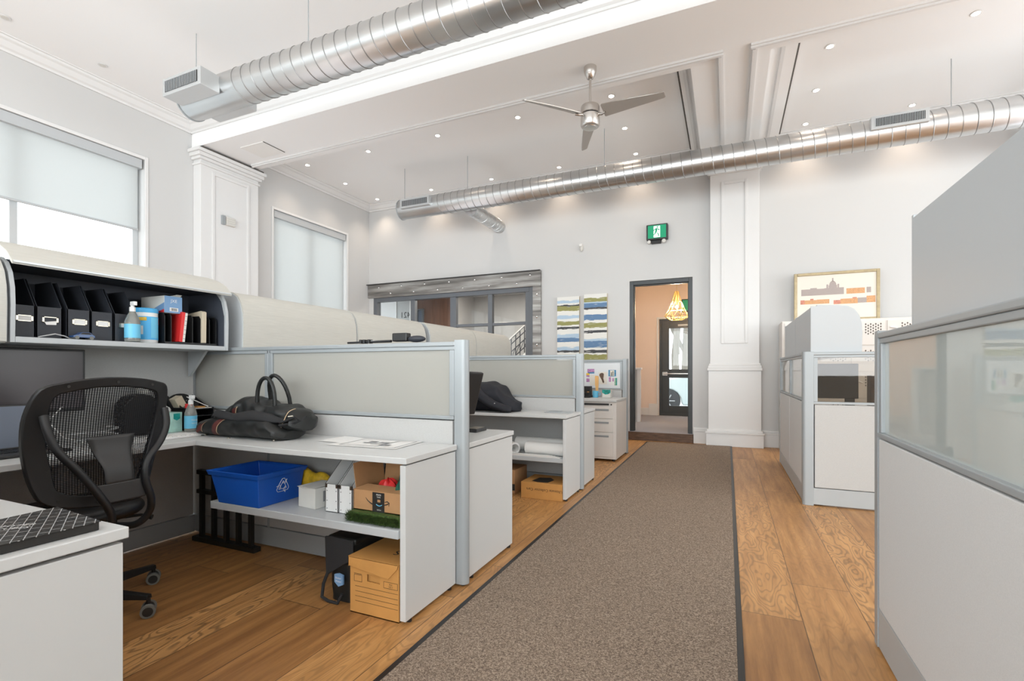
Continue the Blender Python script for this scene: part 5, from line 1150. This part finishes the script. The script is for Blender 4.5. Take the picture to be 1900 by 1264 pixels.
# sheets on the near desk
t = thing('drawing_sheets', 'loose printed drawing sheets lying near the end of the near desk', 'papers', (-1.75, 2.06, 0.75))
for k, (cx_, cy_, w_, h_, a) in enumerate(((-1.72, 2.10, 0.42, 0.27, 4), (-1.86, 2.13, 0.42, 0.2, -3))):
    MB(Matrix.Translation((cx_, cy_, 0.7505+0.001*k)) @ Matrix.Rotation(R(a), 4, 'Z')).grid(lambda u, v: (-w_/2+w_*u, -h_/2+h_*v, 0.0015*math.sin(u*7+k)*(v)+0.0016), 14, 6).build('sheet', 'paper', t, smooth=True)
m = MB(Matrix.Translation((-1.70, 2.10, 0.7552)) @ Matrix.Rotation(R(4), 4, 'Z'))
for (a, b, c, d) in ((-.17, -.165, -.11, .11), (.165, .17, -.11, .11), (-.17, .17, -.11, -.106), (-.17, .17, .106, .11), (-.09, .0, -.02, .0), (-.02, .06, -.05, -.045), (.0, .05, -.01, .03), (-.08, -.03, .02, .05), (.04, .1, -.06, -.03)): m.box((a, c, 0), (b, d, 0.0003))
m.build('plan_lines', 'greyink', t)
# magazine in the foreground
T = Matrix.Translation((-1.56, 0.61, 0.7505)) @ Matrix.Rotation(R(-14), 4, 'Z')
t = thing('magazine', 'thick black magazine with a white lattice pattern in the bottom left foreground', 'magazine', (-1.56, 0.61, 0.75))
MB(Matrix.Translation((0, 0, 0))).prism([(-1.652, 0.712), (-1.405, 0.688), (-1.405, 0.40), (-1.63, 0.40)], 2, 0.7505, 0.771).build('page_block', 'ink', t, bevel=0.002)
cv = MB().prism([(-1.655, 0.714), (-1.402, 0.690), (-1.402, 0.398), (-1.633, 0.398)], 2, 0.771, 0.7725).build('cover', 'lattice', t)
MB().text('HYPER', 0.022, (-1.535, 0.59, 0.773), (0.75, 0.66, 0), (-0.66, 0.75, 0)).text('CUBES', 0.022, (-1.52, 0.572, 0.773), (0.75, 0.66, 0), (-0.66, 0.75, 0)).build('title_text', 'white', cv)

# ------------------------------------------------------------------ lower shelf of the near desk
SH = 0.4255
t = thing('recycling_bin', 'open blue plastic recycling bin with white arrows on the shelf under the near desk', 'recycling bin', (-2.38, 1.93, SH))
def taper(b0, b1, z0, z1, wall=0.006):
    """open tub from rect b0 at z0 to rect b1 at z1"""
    def rr(b, z, ins=0): x0_, y0_, x1_, y1_ = b; return [(x0_+ins, y0_+ins, z), (x1_-ins, y0_+ins, z), (x1_-ins, y1_-ins, z), (x0_+ins, y1_-ins, z)]
    v = rr(b0, z0)+rr(b1, z1)+rr(b1, z1, wall)+rr(b0, z0+wall, wall)
    f = [(0, 3, 2, 1)]+[(i, (i+1) % 4, 4+(i+1) % 4, 4+i) for i in range(4)]+[(4+i, 4+(i+1) % 4, 8+(i+1) % 4, 8+i) for i in range(4)]+[(8+i, 8+(i+1) % 4, 12+(i+1) % 4, 12+i) for i in range(4)]+[(12, 13, 14, 15)]
    return MB().add(v, f)
tubb = taper((-2.53, 1.79, -2.222, 2.055), (-2.568, 1.768, -2.20, 2.07), SH, 0.597).build('tub', 'blue', t, bevel=0.008, seg=3)
m = taper((-2.574, 1.762, -2.195, 2.075), (-2.582, 1.754, -2.187, 2.083), 0.578, 0.602, 0.014); m.f = m.f[1:-1]; m.fm = m.fm[1:-1]
m.build('rim', 'blue', t, bevel=0.002)
# recycling arrows on the right hand face (x+)
m = MB(); cy_, cz_ = 1.93, 0.515; nx_ = 0.0
def face_pt(a, b):  # a along y, b along z, on the sloped +x face
    z = cz_+b; x = -2.222+(z-SH)/(0.597-SH)*0.022+0.0015; return (x, cy_+a, z)
for k in range(3):
    a0 = R(90+120*k)
    def rp(px_, py_): px_, py_ = px_*1.05, py_*1.05+0.010; return face_pt(px_*math.cos(a0-PI/2)-py_*math.sin(a0-PI/2), px_*math.sin(a0-PI/2)+py_*math.cos(a0-PI/2))
    outl = [(-0.030, -0.008), (-0.012, 0.024), (-0.006, 0.030), (0.006, 0.030), (0.014, 0.018), (0.022, 0.023), (0.014, 0.002), (-0.004, 0.006), (0.004, 0.012), (0.0, 0.018), (-0.018, -0.014), (-0.030, -0.008)]
    m.tube([rp(*p) for p in outl], 0.0013, 5)
m.build('recycling_symbol', 'white', tubb)
# yellow bag behind, white carton
m = MB().grid(lambda u, v: (-2.42+0.50*v, 2.12+0.035*math.cos(2*PI*u)+0.004*math.sin(v*30), SH+0.001+(0.045+0.045*math.sin(PI*v)**0.5+0.008*math.sin(v*23))*(1+math.sin(2*PI*u))*(0.95-0.4*v)), 20, 30, 0, True)
tag(m.build('plastic_bag', 'yellow', smooth=True), 'crumpled yellow printed bag at the back of the shelf behind the white carton', 'bag')
t = thing('carton', 'small scuffed white carton with a grey label right of the blue bin', 'box', (-2.0, 1.95, SH))
T = Matrix.Translation((-2.0, 1.95, SH)) @ Matrix.Rotation(R(-6), 4, 'Z')
MB(T).box((-0.065, -0.05, 0), (0.065, 0.10, 0.105)).build('carton_body', 'offwhite', t, bevel=0.002)
MB(T).add([(-0.07, -0.055, 0.106), (0.065, -0.05, 0.108), (0.066, 0.10, 0.114), (-0.065, 0.10, 0.109), (-0.02, -0.058, 0.101)], [(0, 4, 1, 2, 3)]).build('lid_flap', 'offwhite', t, solid=0.0015)
MB(T).box((0.0652, 0.0, 0.03), (0.0658, 0.07, 0.085)).build('grey_label', 'greyink', t)
# white magazine holders
def mag_holder(x0, label):
    t = thing('magazine_holder', label, 'magazine holder', (x0+0.04, 2.0, SH), 'white magazine holders')
    x1 = x0+0.083; yf, yr = 1.895, 2.15; side = [(yf, SH), (yf, 0.565), (yf+0.15, 0.70), (yr, 0.70), (yr, SH)]
    m = MB(); m.prism(side, 0, x0, x0+0.003); m.prism(side, 0, x1-0.003, x1); m.box((x0, yf, SH), (x1, yf+0.003, 0.565)); m.box((x0, yr-0.003, SH), (x1, yr, 0.70)); m.box((x0, yf, SH), (x1, yr, SH+0.003))
    b_ = m.build('holder_body', 'white', t)
    mm = MB()
    for zz in (SH+0.015, SH+0.055, SH+0.105):
        for xx in (x0+0.012, x1-0.012): mm.box((xx-0.002, yf-0.001, zz), (xx+0.002, yf, zz+0.004))
    mm.build('snap_studs', 'ink', b_)
    for xx in (x0, x1-0.014): B((xx, yf-0.002, 0.548), (xx+0.014, yf+0.006, 0.567)).build('metal_corner', 'nickel', b_)
    for xx in (x0, x1-0.003): MB().tube([(xx+0.0015, yf, 0.567), (xx+0.0015, yf+0.15, 0.702)], 0.0014, 4).build('edge_piping', 'ink', b_)
    return t
mag_holder(-1.872, 'left of two white riveted magazine holders on the shelf'); mag_holder(-1.782, 'right of two white riveted magazine holders, against the open carton')
# artificial grass mat + open shipping box
m = MB(); m.box((-1.66, 1.825, SH), (-1.35, 2.12, SH+0.018))
rn = random.Random(5)
for k in range(2600):
    side_ = rn.random() < 0.75
    if side_: x, y, z = rn.uniform(-1.665, -1.362), rn.uniform(1.815, 1.828), rn.uniform(SH+0.002, SH+0.035); d_ = Vector((rn.uniform(-.4, .4), -rn.uniform(.2, 1), rn.uniform(-.2, .9)))
    else: x, y, z = rn.uniform(-1.668, -1.655), rn.uniform(1.82, 2.1), rn.uniform(SH+0.002, SH+0.035); d_ = Vector((-rn.uniform(.3, 1), rn.uniform(-.4, .4), rn.uniform(-.2, .9)))
    d_ = d_.normalized()*rn.uniform(0.014, 0.028); s_ = 0.0018
    m.add([(x-s_, y, z), (x+s_, y, z), (x+d_.x, y+d_.y, max(SH+0.001, z+d_.z))], [(0, 1, 2)])
m.box((-1.655, 1.83, SH+0.018), (-1.35, 2.12, SH+0.044))
tag(m.build('grass_mat', 'grass'), 'square of green artificial grass under the open shipping box', 'grass mat', kind=None)
zc0 = SH+0.045
t = thing('shipping_box', 'open brown shipping box with black tape and curved arrow on the grass mat', 'box', (-1.5, 1.98, zc0))
x0, x1, y0, y1, z0, z1 = -1.662, -1.352, 1.862, 2.10, zc0, 0.566
m = MB(); m.box((x0, y0, z0), (x1, y0+0.004, z1)); m.box((x0, y1-0.004, z0), (x1, y1, z1)); m.box((x0, y0, z0), (x0+0.004, y1, z1)); m.box((x1-0.004, y0, z0), (x1, y1, z1)); m.box((x0, y0, z0), (x1, y1, z0+0.004))
bb = m.build('box_body', 'card', t)
MB().add([(x0, y0+0.02, z1), (x0, y1, z1), (x0-0.018, y1, z1+0.125), (x0-0.018, y0+0.02, z1+0.12)], [(0, 1, 2, 3)]).build('left_flap', 'card', t, solid=0.003)
MB().add([(x0, y1, z1), (x1, y1, z1), (x1, y1+0.035, z1+0.13), (x0-0.01, y1+0.035, z1+0.13)], [(0, 1, 2, 3)]).build('back_flap', 'card', t, solid=0.003)
MB().add([(x0, y0, z1), (x1, y0, z1), (x1, y0+0.06, z1+0.012), (x0+0.03, y0+0.07, z1+0.014)], [(0, 1, 2, 3)]).build('front_flap', 'card', t, solid=0.003)
tp = B((-1.545, y0-0.0008, z0), (-1.475, y0, z1-0.003)).build('black_tape', 'ink', bb)
MB().text('PRIME', 0.011, (-1.508, y0-0.001, 0.552), (1, 0, 0), (0, 0, 1)).text('TAPE', 0.010, (-1.508, y0-0.001, 0.541), (1, 0, 0), (0, 0, 1)).text('below', 0.010, (-1.505, y0-0.001, 0.482), (1, 0, 0), (0, 0, 1)).build('tape_lettering', 'offwhite', tp)
B((-1.515, y0-0.0016, 0.518), (-1.498, y0-0.0008, 0.53)).build('tape_emblem', 'card', tp)
MB().tube([(-1.522+0.034*q/8., y0-0.0014, 0.503-0.006*math.sin(PI*q/8.)+0.004) for q in range(9)], 0.0018, 6).build('blue_smile', 'cyan', tp)
MB().tube([(-1.585, y0-0.001, 0.534), (-1.575, y0-0.001, 0.522), (-1.56, y0-0.001, 0.512), (-1.545, y0-0.001, 0.506)], [0.0006, 0.0015, 0.0025, 0.003], 6).tube([(-1.475, y0-0.001, 0.508), (-1.46, y0-0.001, 0.512), (-1.452, y0-0.001, 0.517)], 0.0026, 6).tube([(-1.472, y0-0.001, 0.522), (-1.458, y0-0.001, 0.526), (-1.447, y0-0.001, 0.520), (-1.449, y0-0.001, 0.505)], [0.0015, 0.0025, 0.002, 0.0008], 6).build('curved_arrow', 'ink', bb)
def cloth(label, name, c, r, mat, sc_, seed, cat='cloth'):
    rn = random.Random(seed); ph = [rn.uniform(0, 6) for _ in range(6)]
    m = MB().grid(lambda u, v: tuple(c[i]+r*sc_[i]*q*(1+0.14*math.sin(5*2*PI*u+ph[0]+v*6)+0.1*math.sin(11*v+ph[1]+2*PI*u*2)) for i, q in enumerate((math.sin(PI*v)*math.cos(2*PI*u), math.sin(PI*v)*math.sin(2*PI*u), math.cos(PI*v)))), 28, 18, 0, True)
    return tag(m.build(name, mat, smooth=True), label, cat)
cloth('bright red folded cloth sticking out of the open shipping box', 'folded_cloth', (-1.535, 1.97, 0.555), 0.048, 'red', (1.0, 0.8, 1.0), 3)
cloth('dark green cloth piled in the open shipping box beside the end panel', 'folded_cloth', (-1.422, 1.985, 0.575), 0.07, 'green', (0.72, 1.1, 1.1), 8)
# black insulated bag and file box on the floor
t = thing('cooler_bag', 'black insulated bag with a blue badge on the floor behind the file box', 'bag', (-1.74, 2.0, 0))
MB().grid(lambda u, v: (-1.745+0.085*math.copysign(abs(math.cos(2*PI*u))**0.35, math.cos(2*PI*u))*(0.9+0.1*v)+0.004*math.sin(v*14+u*20), 2.0+0.13*math.copysign(abs(math.sin(2*PI*u))**0.35, math.sin(2*PI*u)), 0.002+0.30*v), 40, 14, 0, True).build('bag_body', 'leather', t, smooth=True)
MB().prism([(-1.835, 1.868), (-1.655, 1.868), (-1.655, 2.132), (-1.835, 2.132)], 2, 0.285, 0.318).build('lid', 'leather', t, bevel=0.012, seg=3)
MB().prism([(-1.838, 0.315), (-1.80, 0.32), (-1.66, 0.315), (-1.66, 0.22), (-1.72, 0.19), (-1.83, 0.12)], 1, 1.855, 1.866).build('front_flap', 'strap', t, bevel=0.004)
bd = MB().prism([(-1.765, 0.142), (-1.765, 0.105), (-1.74, 0.085), (-1.712, 0.097), (-1.712, 0.142), (-1.74, 0.148)], 1, 1.845, 1.855).build('badge', 'skyblue2', t)
MB().text('Better', 0.014, (-1.739, 1.8445, 0.127), (1, 0, 0), (0, 0, 1)).text('Water', 0.014, (-1.739, 1.8445, 0.111), (1, 0, 0), (0, 0, 1)).build('badge_text', 'white', bd)
MB().tube([(-1.80, 1.87, 0.2), (-1.84, 1.85, 0.08), (-1.84, 1.84, 0.02), (-1.80, 1.84, 0.006), (-1.74, 1.84, 0.006), (-1.72, 1.85, 0.05)], 0.008, 8).build('carry_strap', 'strap', t, smooth=True)
t = thing('file_box', 'orange brown cardboard file box with hand hole on the floor under the near desk', 'file box', (-1.49, 2.0, 0))
x0, x1, y0, y1 = -1.635, -1.355, 1.812, 2.17
fb = MB(); hx0, hx1, hz0, hz1 = -1.535, -1.462, 0.158, 0.193
fb.box((x0, y0, 0.001), (x1, y0+0.004, hz0)).box((x0, y0, hz1), (x1, y0+0.004, 0.26)).box((x0, y0, hz0), (hx0, y0+0.004, hz1)).box((hx1, y0, hz0), (x1, y0+0.004, hz1))
fb.box((x0, y0+0.004, 0.001), (x0+0.004, y1, 0.26)).box((x1-0.004, y0+0.004, 0.001), (x1, y1, 0.26)).box((x0, y1-0.004, 0.001), (x1, y1, 0.26)).box((x0, y0, 0.001), (x1, y1, 0.005)).box((x0+0.004, y0+0.014, 0.14), (x1-0.004, y0+0.017, 0.23))
fb = fb.build('box_body', 'card_orange', t)
m = MB()
for zz in (0.128, 0.104, 0.081, 0.058): m.box((-1.605, y0-0.0006, zz), (-1.36, y0, zz+0.0014))
def rectl(a, b, c, d): 
    for (p, q, r_, s_) in ((a, b, c, c+0.0014), (a, b, d-0.0014, d), (a, a+0.0014, c, d), (b-0.0014, b, c, d)): m.box((p, y0-0.0006, r_), (q, y0, s_))
rectl(-1.612, -1.565, 0.150, 0.182); rectl(-1.440, -1.362, 0.146, 0.176)
m.box((-1.612, y0-0.0006, 0.186), (-1.565, y0, 0.1875)); m.text('FILE', 0.010, (-1.40, y0, 0.166), (1, 0, 0), (0, 0, 1)).text('NO 3', 0.009, (-1.40, y0, 0.155), (1, 0, 0), (0, 0, 1))
m.build('printed_lines', 'ink', fb)
ld = MB(); ld.box((x0-0.006, y0-0.008, 0.262), (x1+0.003, y1, 0.266)); ld.prism([(x0-0.006, 0.264), (x0-0.006, 0.222), (-1.41, 0.192), (-1.36, 0.245), (-1.355, 0.264)], 1, y0-0.008, y0-0.005); ld.box((x0-0.006, y0-0.008, 0.218), (x0-0.003, y1, 0.264))
ld = ld.build('lid', 'card_orange', t)
MB().text('SIS', 0.075, (-1.42, 1.93, 0.2665), (-1, -0.15, 0), (0.15, -1, 0)).build('lid_lettering', 'ink', ld)
# black slatted rack
t = thing('folding_rack', 'black slatted metal rack leaning behind the blue bin on the floor', 'rack', (-2.98, 2.17, 0))
m = MB()
for x in (-3.24, -3.12, -3.0, -2.885, -2.77): MB().box((x, 2.155, 0.028), (x+0.026, 2.18, 0.47 if x < -3.1 else 0.36)).build('upright_bar', 'ink', t)
B((-3.29, 2.14, 0.0), (-2.70, 2.19, 0.03)).build('foot_rail', 'ink', t); B((-3.26, 2.15, 0.447), (-2.9, 2.185, 0.475)).build('top_rail', 'ink', t); B((-3.26, 2.15, 0.32), (-2.9, 2.185, 0.345)).build('middle_rail', 'ink', t)

# ------------------------------------------------------------------ things on the nearest divider and the middle cubicle
t = thing('phone_tripod', 'folded black phone tripod lying on top of the nearest divider', 'tripod', (-1.83, 2.28, 1.296))
MB().tube([(-2.08, 2.285, 1.306), (-1.75, 2.27, 1.308)], [0.006, 0.008], 10).build('tripod_leg', 'black', t, smooth=True)
for x in (-1.98, -1.955, -1.92): B((x, 2.265, 1.299), (x+0.016, 2.30, 1.322)).build('leg_clamp', 'black', t, bevel=0.003)
B((-1.90, 2.272, 1.302), (-1.84, 2.29, 1.316)).build('grip', 'alu', t, bevel=0.003)
B((-1.735, 2.255, 1.3045), (-1.635, 2.30, 1.352)).build('phone_holder', 'black', t, bevel=0.006)
MB().sphere((-1.585, 2.28, 1.317), 0.05, 14, sc_=(1.2, 0.5, 0.38)).build('fur_windshield', 'navy', t, smooth=True)
# middle cubicle desk: monitor seen edge on, remote, dish
t = thing('monitor', 'black monitor seen edge-on behind the nearest divider post', 'monitor', (-1.62, 2.9, 0.75), 'computer monitors')
T = Matrix.Translation((-1.63, 2.78, 0.99)) @ Matrix.Rotation(R(14), 4, 'Y') @ Matrix.Rotation(R(-8), 4, 'Z')
MB(T).box((-0.02, -0.26, -0.15), (0.01, 0.26, 0.15)).build('screen_back', 'black', t, bevel=0.008)
MB().tube([(-1.66, 2.80, 0.95), (-1.64, 2.80, 0.76)], [0.02, 0.025], 10).build('stand_neck', 'black', t, smooth=True); B((-1.74, 2.68, 0.7502), (-1.58, 2.86, 0.762)).build('stand_foot', 'darkgrey', t, bevel=0.004)
t, o = box_thing('card_reader', 'small dark flat gadget on the white desk by the monitor foot', 'gadget', (-1.53, 2.72, 0.7505), (-1.44, 2.86, 0.772), 'darkgrey', bevel=0.004, part='case')
B((-1.52, 2.73, 0.772), (-1.45, 2.85, 0.7735)).build('top_plate', 'brass', t)
m = MB().tube([(-1.50+0.06*math.cos(a/10.*PI), 2.52+0.06*math.sin(a/10.*PI), 0.753) for a in range(21)], 0.0016, 6); tag(m.build('cable', 'silvertape', smooth=True), 'thin ring of cable on the white desk behind the divider post', 'cable')
# jacket
def jk(u, v):
    x = -2.45+0.64*v; prof_ = [(0, .20), (.3, .27), (.55, .275), (.70, .25), (.80, .16), (.9, .11), (1, .075)]
    h_ = 0
    for (a, b), (c, d) in zip(prof_[:-1], prof_[1:]):
        if a <= v <= c: h_ = b+(d-b)*(v-a)/(c-a)
    e = math.sqrt(max(0.0, 1-abs(2*v-1)**6))*0.85+0.15; a = 2*PI*u; cc, ss = math.cos(a), math.sin(a)
    wob = 0.008*math.sin(11*v+2*a)+0.004*math.sin(23*v-3*a)+0.004*math.sin(5*a+4*v)
    return (x+0.3*wob, 4.30+(0.17*math.copysign(abs(cc)**0.8, cc)*e)+wob, 0.753+h_*0.5*(1+math.copysign(abs(ss)**0.8, ss))+(wob if ss > 0 else 0))
t = thing('jacket', 'dark navy quilted jacket heaped on the middle desk', 'jacket', (-2.1, 4.3, 0.75))
m = MB().grid(jk, 44, 40, 0, True); 
for vv in (0, 39): m.f.append([i*40+vv for i in range(44)]); m.fm.append(0)
m.build('jacket_body', 'jacket', t, smooth=True)
m = MB().tube([(-2.22, 4.14, 0.98), (-2.12, 4.09, 0.90), (-2.0, 4.08, 0.83), (-1.88, 4.10, 0.79), (-1.83, 4.13, 0.78)], [0.05, 0.055, 0.052, 0.045, 0.035], 14, flat=0.7); m.build('sleeve', 'jacket', t, smooth=True)
m = MB().tube([(-2.3, 4.17, 1.0), (-2.18, 4.1, 0.95), (-2.2, 4.085, 0.86), (-2.28, 4.1, 0.78)], [0.03, 0.035, 0.035, 0.03], 12, flat=0.6); m.build('collar', 'jacket', t, smooth=True)
for p in ((-2.16, 4.055, 0.955), (-1.95, 4.03, 0.84)): MB().sphere(p, 0.006, 8).build('snap', 'chrome', t)
t, o = box_thing('notebook', 'grey closed notebook on the middle desk near the divider post', 'notebook', (-1.56, 4.28, 0.7505), (-1.32, 4.44, 0.757), 'base', part='cover'); MB(Matrix.Translation((0,0,0))).box((-1.52, 4.30, 0.757), (-1.42, 4.40, 0.762)).build('coiled_pad', 'alu', t)
# paper rolls
def roll(a, b, r, lab):
    a, b = Vector(a), Vector(b); d = (b-a).normalized(); m = MB()
    up = Vector((0, 0, 1)); s_ = d.cross(up).normalized(); up = s_.cross(d); rings = []
    for p, rr in ((a+d*0.12, r*0.55), (a, r*0.72), (a, r), (b, r), (b, r*0.72), (b-d*0.12, r*0.55)):
        rings.append([p+s_*rr*math.cos(2*PI*k/28)+up*rr*math.sin(2*PI*k/28) for k in range(28)])
    m.add([v for q in rings for v in q], [(i*28+k, i*28+(k+1) % 28, (i+1)*28+(k+1) % 28, (i+1)*28+k) for i in range(5) for k in range(28)]+[list(range(28)), list(range(140, 168))[::-1]])
    return tag(m.build('paper_roll', 'paper', smooth=True), lab, 'paper roll', 'rolled drawings on the middle desk shelf')
zr = 0.371
roll((-1.80, 4.155, zr+0.052), (-2.05, 4.40, zr+0.052), 0.052, 'fat white paper roll with its open end showing on the middle desk shelf')
roll((-1.33, 4.20, zr+0.058), (-1.70, 4.20, zr+0.058), 0.058, 'white paper roll lying against the end panel of the middle desk')
roll((-1.33, 4.39, zr+0.065), (-1.88, 4.39, zr+0.065), 0.065, 'long white paper roll at the back of the middle desk shelf')
t = thing('paper_stack', 'flat stack of white sheets at the front edge of the middle desk shelf', 'papers', (-1.6, 4.1, 0.37))
for k in range(4): B((-1.86+0.02*k, 4.082, 0.3705+k*0.004), (-1.34-0.03*k, 4.138, 0.3738+k*0.004)).build('sheet', 'paper', t)
t = thing('shipping_box', 'flat brown box printed with black car words on the floor under the middle desk', 'box', (-1.5, 4.2, 0))
bo = B((-1.70, 4.06, 0.001), (-1.315, 4.40, 0.145)).build('box_body', 'card_orange', t, bevel=0.002)
m = MB().text('Ultimate Collector Cars', 0.034, (-1.48, 4.06, 0.085), (-1, 0, 0), (0, 0, -1)); m.build('lettering', 'ink', bo)
m = MB().prism([(-1.62, 4.12), (-1.60, 4.27), (-1.50, 4.30), (-1.44, 4.22), (-1.46, 4.10), (-1.55, 4.09)], 2, 0.145, 0.1458); m.build('top_print', 'ink', bo)
t, o = box_thing('storage_box', 'dark brown box half hidden on the floor left of the flat brown box', 'box', (-2.15, 4.15, 0.001), (-1.80, 4.45, 0.22), 'card', part='box_body'); B((-2.15, 4.149, 0.03), (-1.80, 4.15, 0.09)).build('black_band', 'ink', o)

# ------------------------------------------------------------------ far cubicle worktop
zw = 0.7755
t = thing('desk_organizer', 'black pen and tray organizer on the far worktop beside the divider', 'organizer', (-1.75, 6.55, zw))
B((-1.88, 6.45, zw), (-1.70, 6.66, zw+0.03)).build('lower_tray', 'black', t, bevel=0.003); B((-1.88, 6.5, zw+0.03), (-1.72, 6.66, zw+0.07)).build('middle_tray', 'black', t, bevel=0.003)
B((-1.86, 6.55, zw+0.07), (-1.72, 6.66, zw+0.15)).build('pen_cup', 'black', t, bevel=0.003); MB().cyl((-1.74, 6.52, zw+0.0705), (-1.74, 6.52, zw+0.08), 0.015).build('coin', 'card_orange', t)
t = thing('mug', 'pale blue patterned mug on the far worktop', 'mug', (-1.645, 6.55, zw)); MB().lathe([(0.003, 0), (0.035, 0.001), (0.038, 0.01), (0.04, 0.09), (0.036, 0.09), (0.034, 0.012), (0.003, 0.01)], (-1.645, 6.55, zw), 20).build('mug_body', 'cyan', t, smooth=True)
MB().tube([(-1.605, 6.55, zw+0.075), (-1.58, 6.55, zw+0.06), (-1.58, 6.55, zw+0.035), (-1.605, 6.55, zw+0.02)], 0.005, 8).build('handle', 'cyan', t, smooth=True)
t = thing('paddle', 'tall orange wooden paddle standing in the pale blue mug', 'paddle', (-1.578, 6.56, zw+0.012)); MB().prism([(x_-0.052, z_) for x_, z_ in [(-1.578, zw+0.015), (-1.562, zw+0.015), (-1.552, zw+0.17), (-1.552, zw+0.28), (-1.56, zw+0.295), (-1.595, zw+0.295), (-1.603, zw+0.28), (-1.60, zw+0.17)]], 1, 6.556, 6.562).build('blade', 'wood_pale', t)
t, o = box_thing('tissue_box', 'white tissue box with teal top band on the far worktop', 'tissue box', (-1.54, 6.5, zw), (-1.43, 6.61, zw+0.11), 'offwhite'); MB().prism([(-1.541, zw+0.111), (-1.429, zw+0.111), (-1.429, zw+0.07), (-1.46, zw+0.05), (-1.50, zw+0.045), (-1.541, zw+0.07)], 1, 6.4985, 6.4998).build('teal_band', 'tealdark', o)
# pinned papers on the far divider (flat sheets on the glass)
yb = P3-0.0125
def pinned(name, lab, x0, x1, z0, z1, mat, parts=()):
    t = thing(name, lab, 'pinned paper', ((x0+x1)/2, yb, z0), 'papers pinned on the far divider'); B((x0, yb-0.0015, z0), (x1, yb, z1)).build('sheet', mat, t)
    for (n_, a, b, c, d, mm) in parts: B((a, yb-0.0022, c), (b, yb-0.0015, d)).build(n_, mm, t)
    return t
pinned('photo_print', 'lilac and blue photo at the upper left of the far divider', -1.82, -1.72, 1.10, 1.165, 'lilac', (('blue_band', -1.81, -1.72, 1.10, 1.118, 'photo_blue'),))
pinned('photo_strip', 'narrow yellow and lilac photo strip below the lilac photo', -1.835, -1.79, 0.98, 1.105, 'lilac', (('yellow_part', -1.835, -1.79, 1.075, 1.105, 'yellow'), ('white_part', -1.835, -1.79, 1.03, 1.05, 'paper')))
pinned('note_sheet', 'cream note sheet left of the orange paddle', -1.785, -1.70, 0.93, 1.08, 'cream')
t = pinned('drawing_print', 'cream sheet with a dark brown bicycle saddle shape', -1.66, -1.54, 0.95, 1.12, 'cream')
MB().prism([(-1.65, 1.075), (-1.645, 1.095), (-1.625, 1.107), (-1.60, 1.108), (-1.585, 1.095), (-1.587, 1.065), (-1.592, 1.03), (-1.58, 0.985), (-1.583, 0.968), (-1.60, 0.97), (-1.615, 1.01), (-1.635, 1.045)], 1, yb-0.0022, yb-0.0015).build('saddle_shape', 'step', t)
pinned('photo_print', 'blue bordered picture of pale columns at the upper right of the far divider', -1.52, -1.415, 1.06, 1.15, 'photo_blue', (('inner_picture', -1.498, -1.438, 1.067, 1.145, 'cream'), ('column', -1.485, -1.475, 1.07, 1.12, 'photo_green'), ('column', -1.462, -1.452, 1.07, 1.13, 'photo_green')))
pinned('photo_print', 'pink and white leaflet below the blue bordered picture', -1.52, -1.44, 0.94, 1.055, 'paper', (('pink_figure', -1.515, -1.485, 0.985, 1.05, 'lilac'), ('pink_figure', -1.465, -1.445, 0.99, 1.04, 'lilac')))
pinned('photo_print', 'green and teal leaflet at the lower right of the far divider', -1.435, -1.40, 0.935, 1.04, 'photo_green', (('teal_part', -1.415, -1.40, 0.94, 1.035, 'tealdark'),))
t = thing('monitor', 'dark monitor behind the see-through pane of the second right partition', 'monitor', (0.92, 5.02, 0.75), 'computer monitors')
B((0.66, 5.0, 0.90), (1.02, 5.03, 1.20)).build('bezel', 'black', t, bevel=0.004); B((0.90, 5.04, 0.7502), (1.06, 5.2, 0.762)).build('stand_foot', 'black', t); B((0.93, 5.031, 0.755), (1.0, 5.06, 1.0)).build('stand_neck', 'black', t)
t, o = box_thing('desk_box', 'brown box behind the right end of the see-through pane', 'box', (1.10, 4.98, 0.7505), (1.22, 5.1, 1.10), 'step')
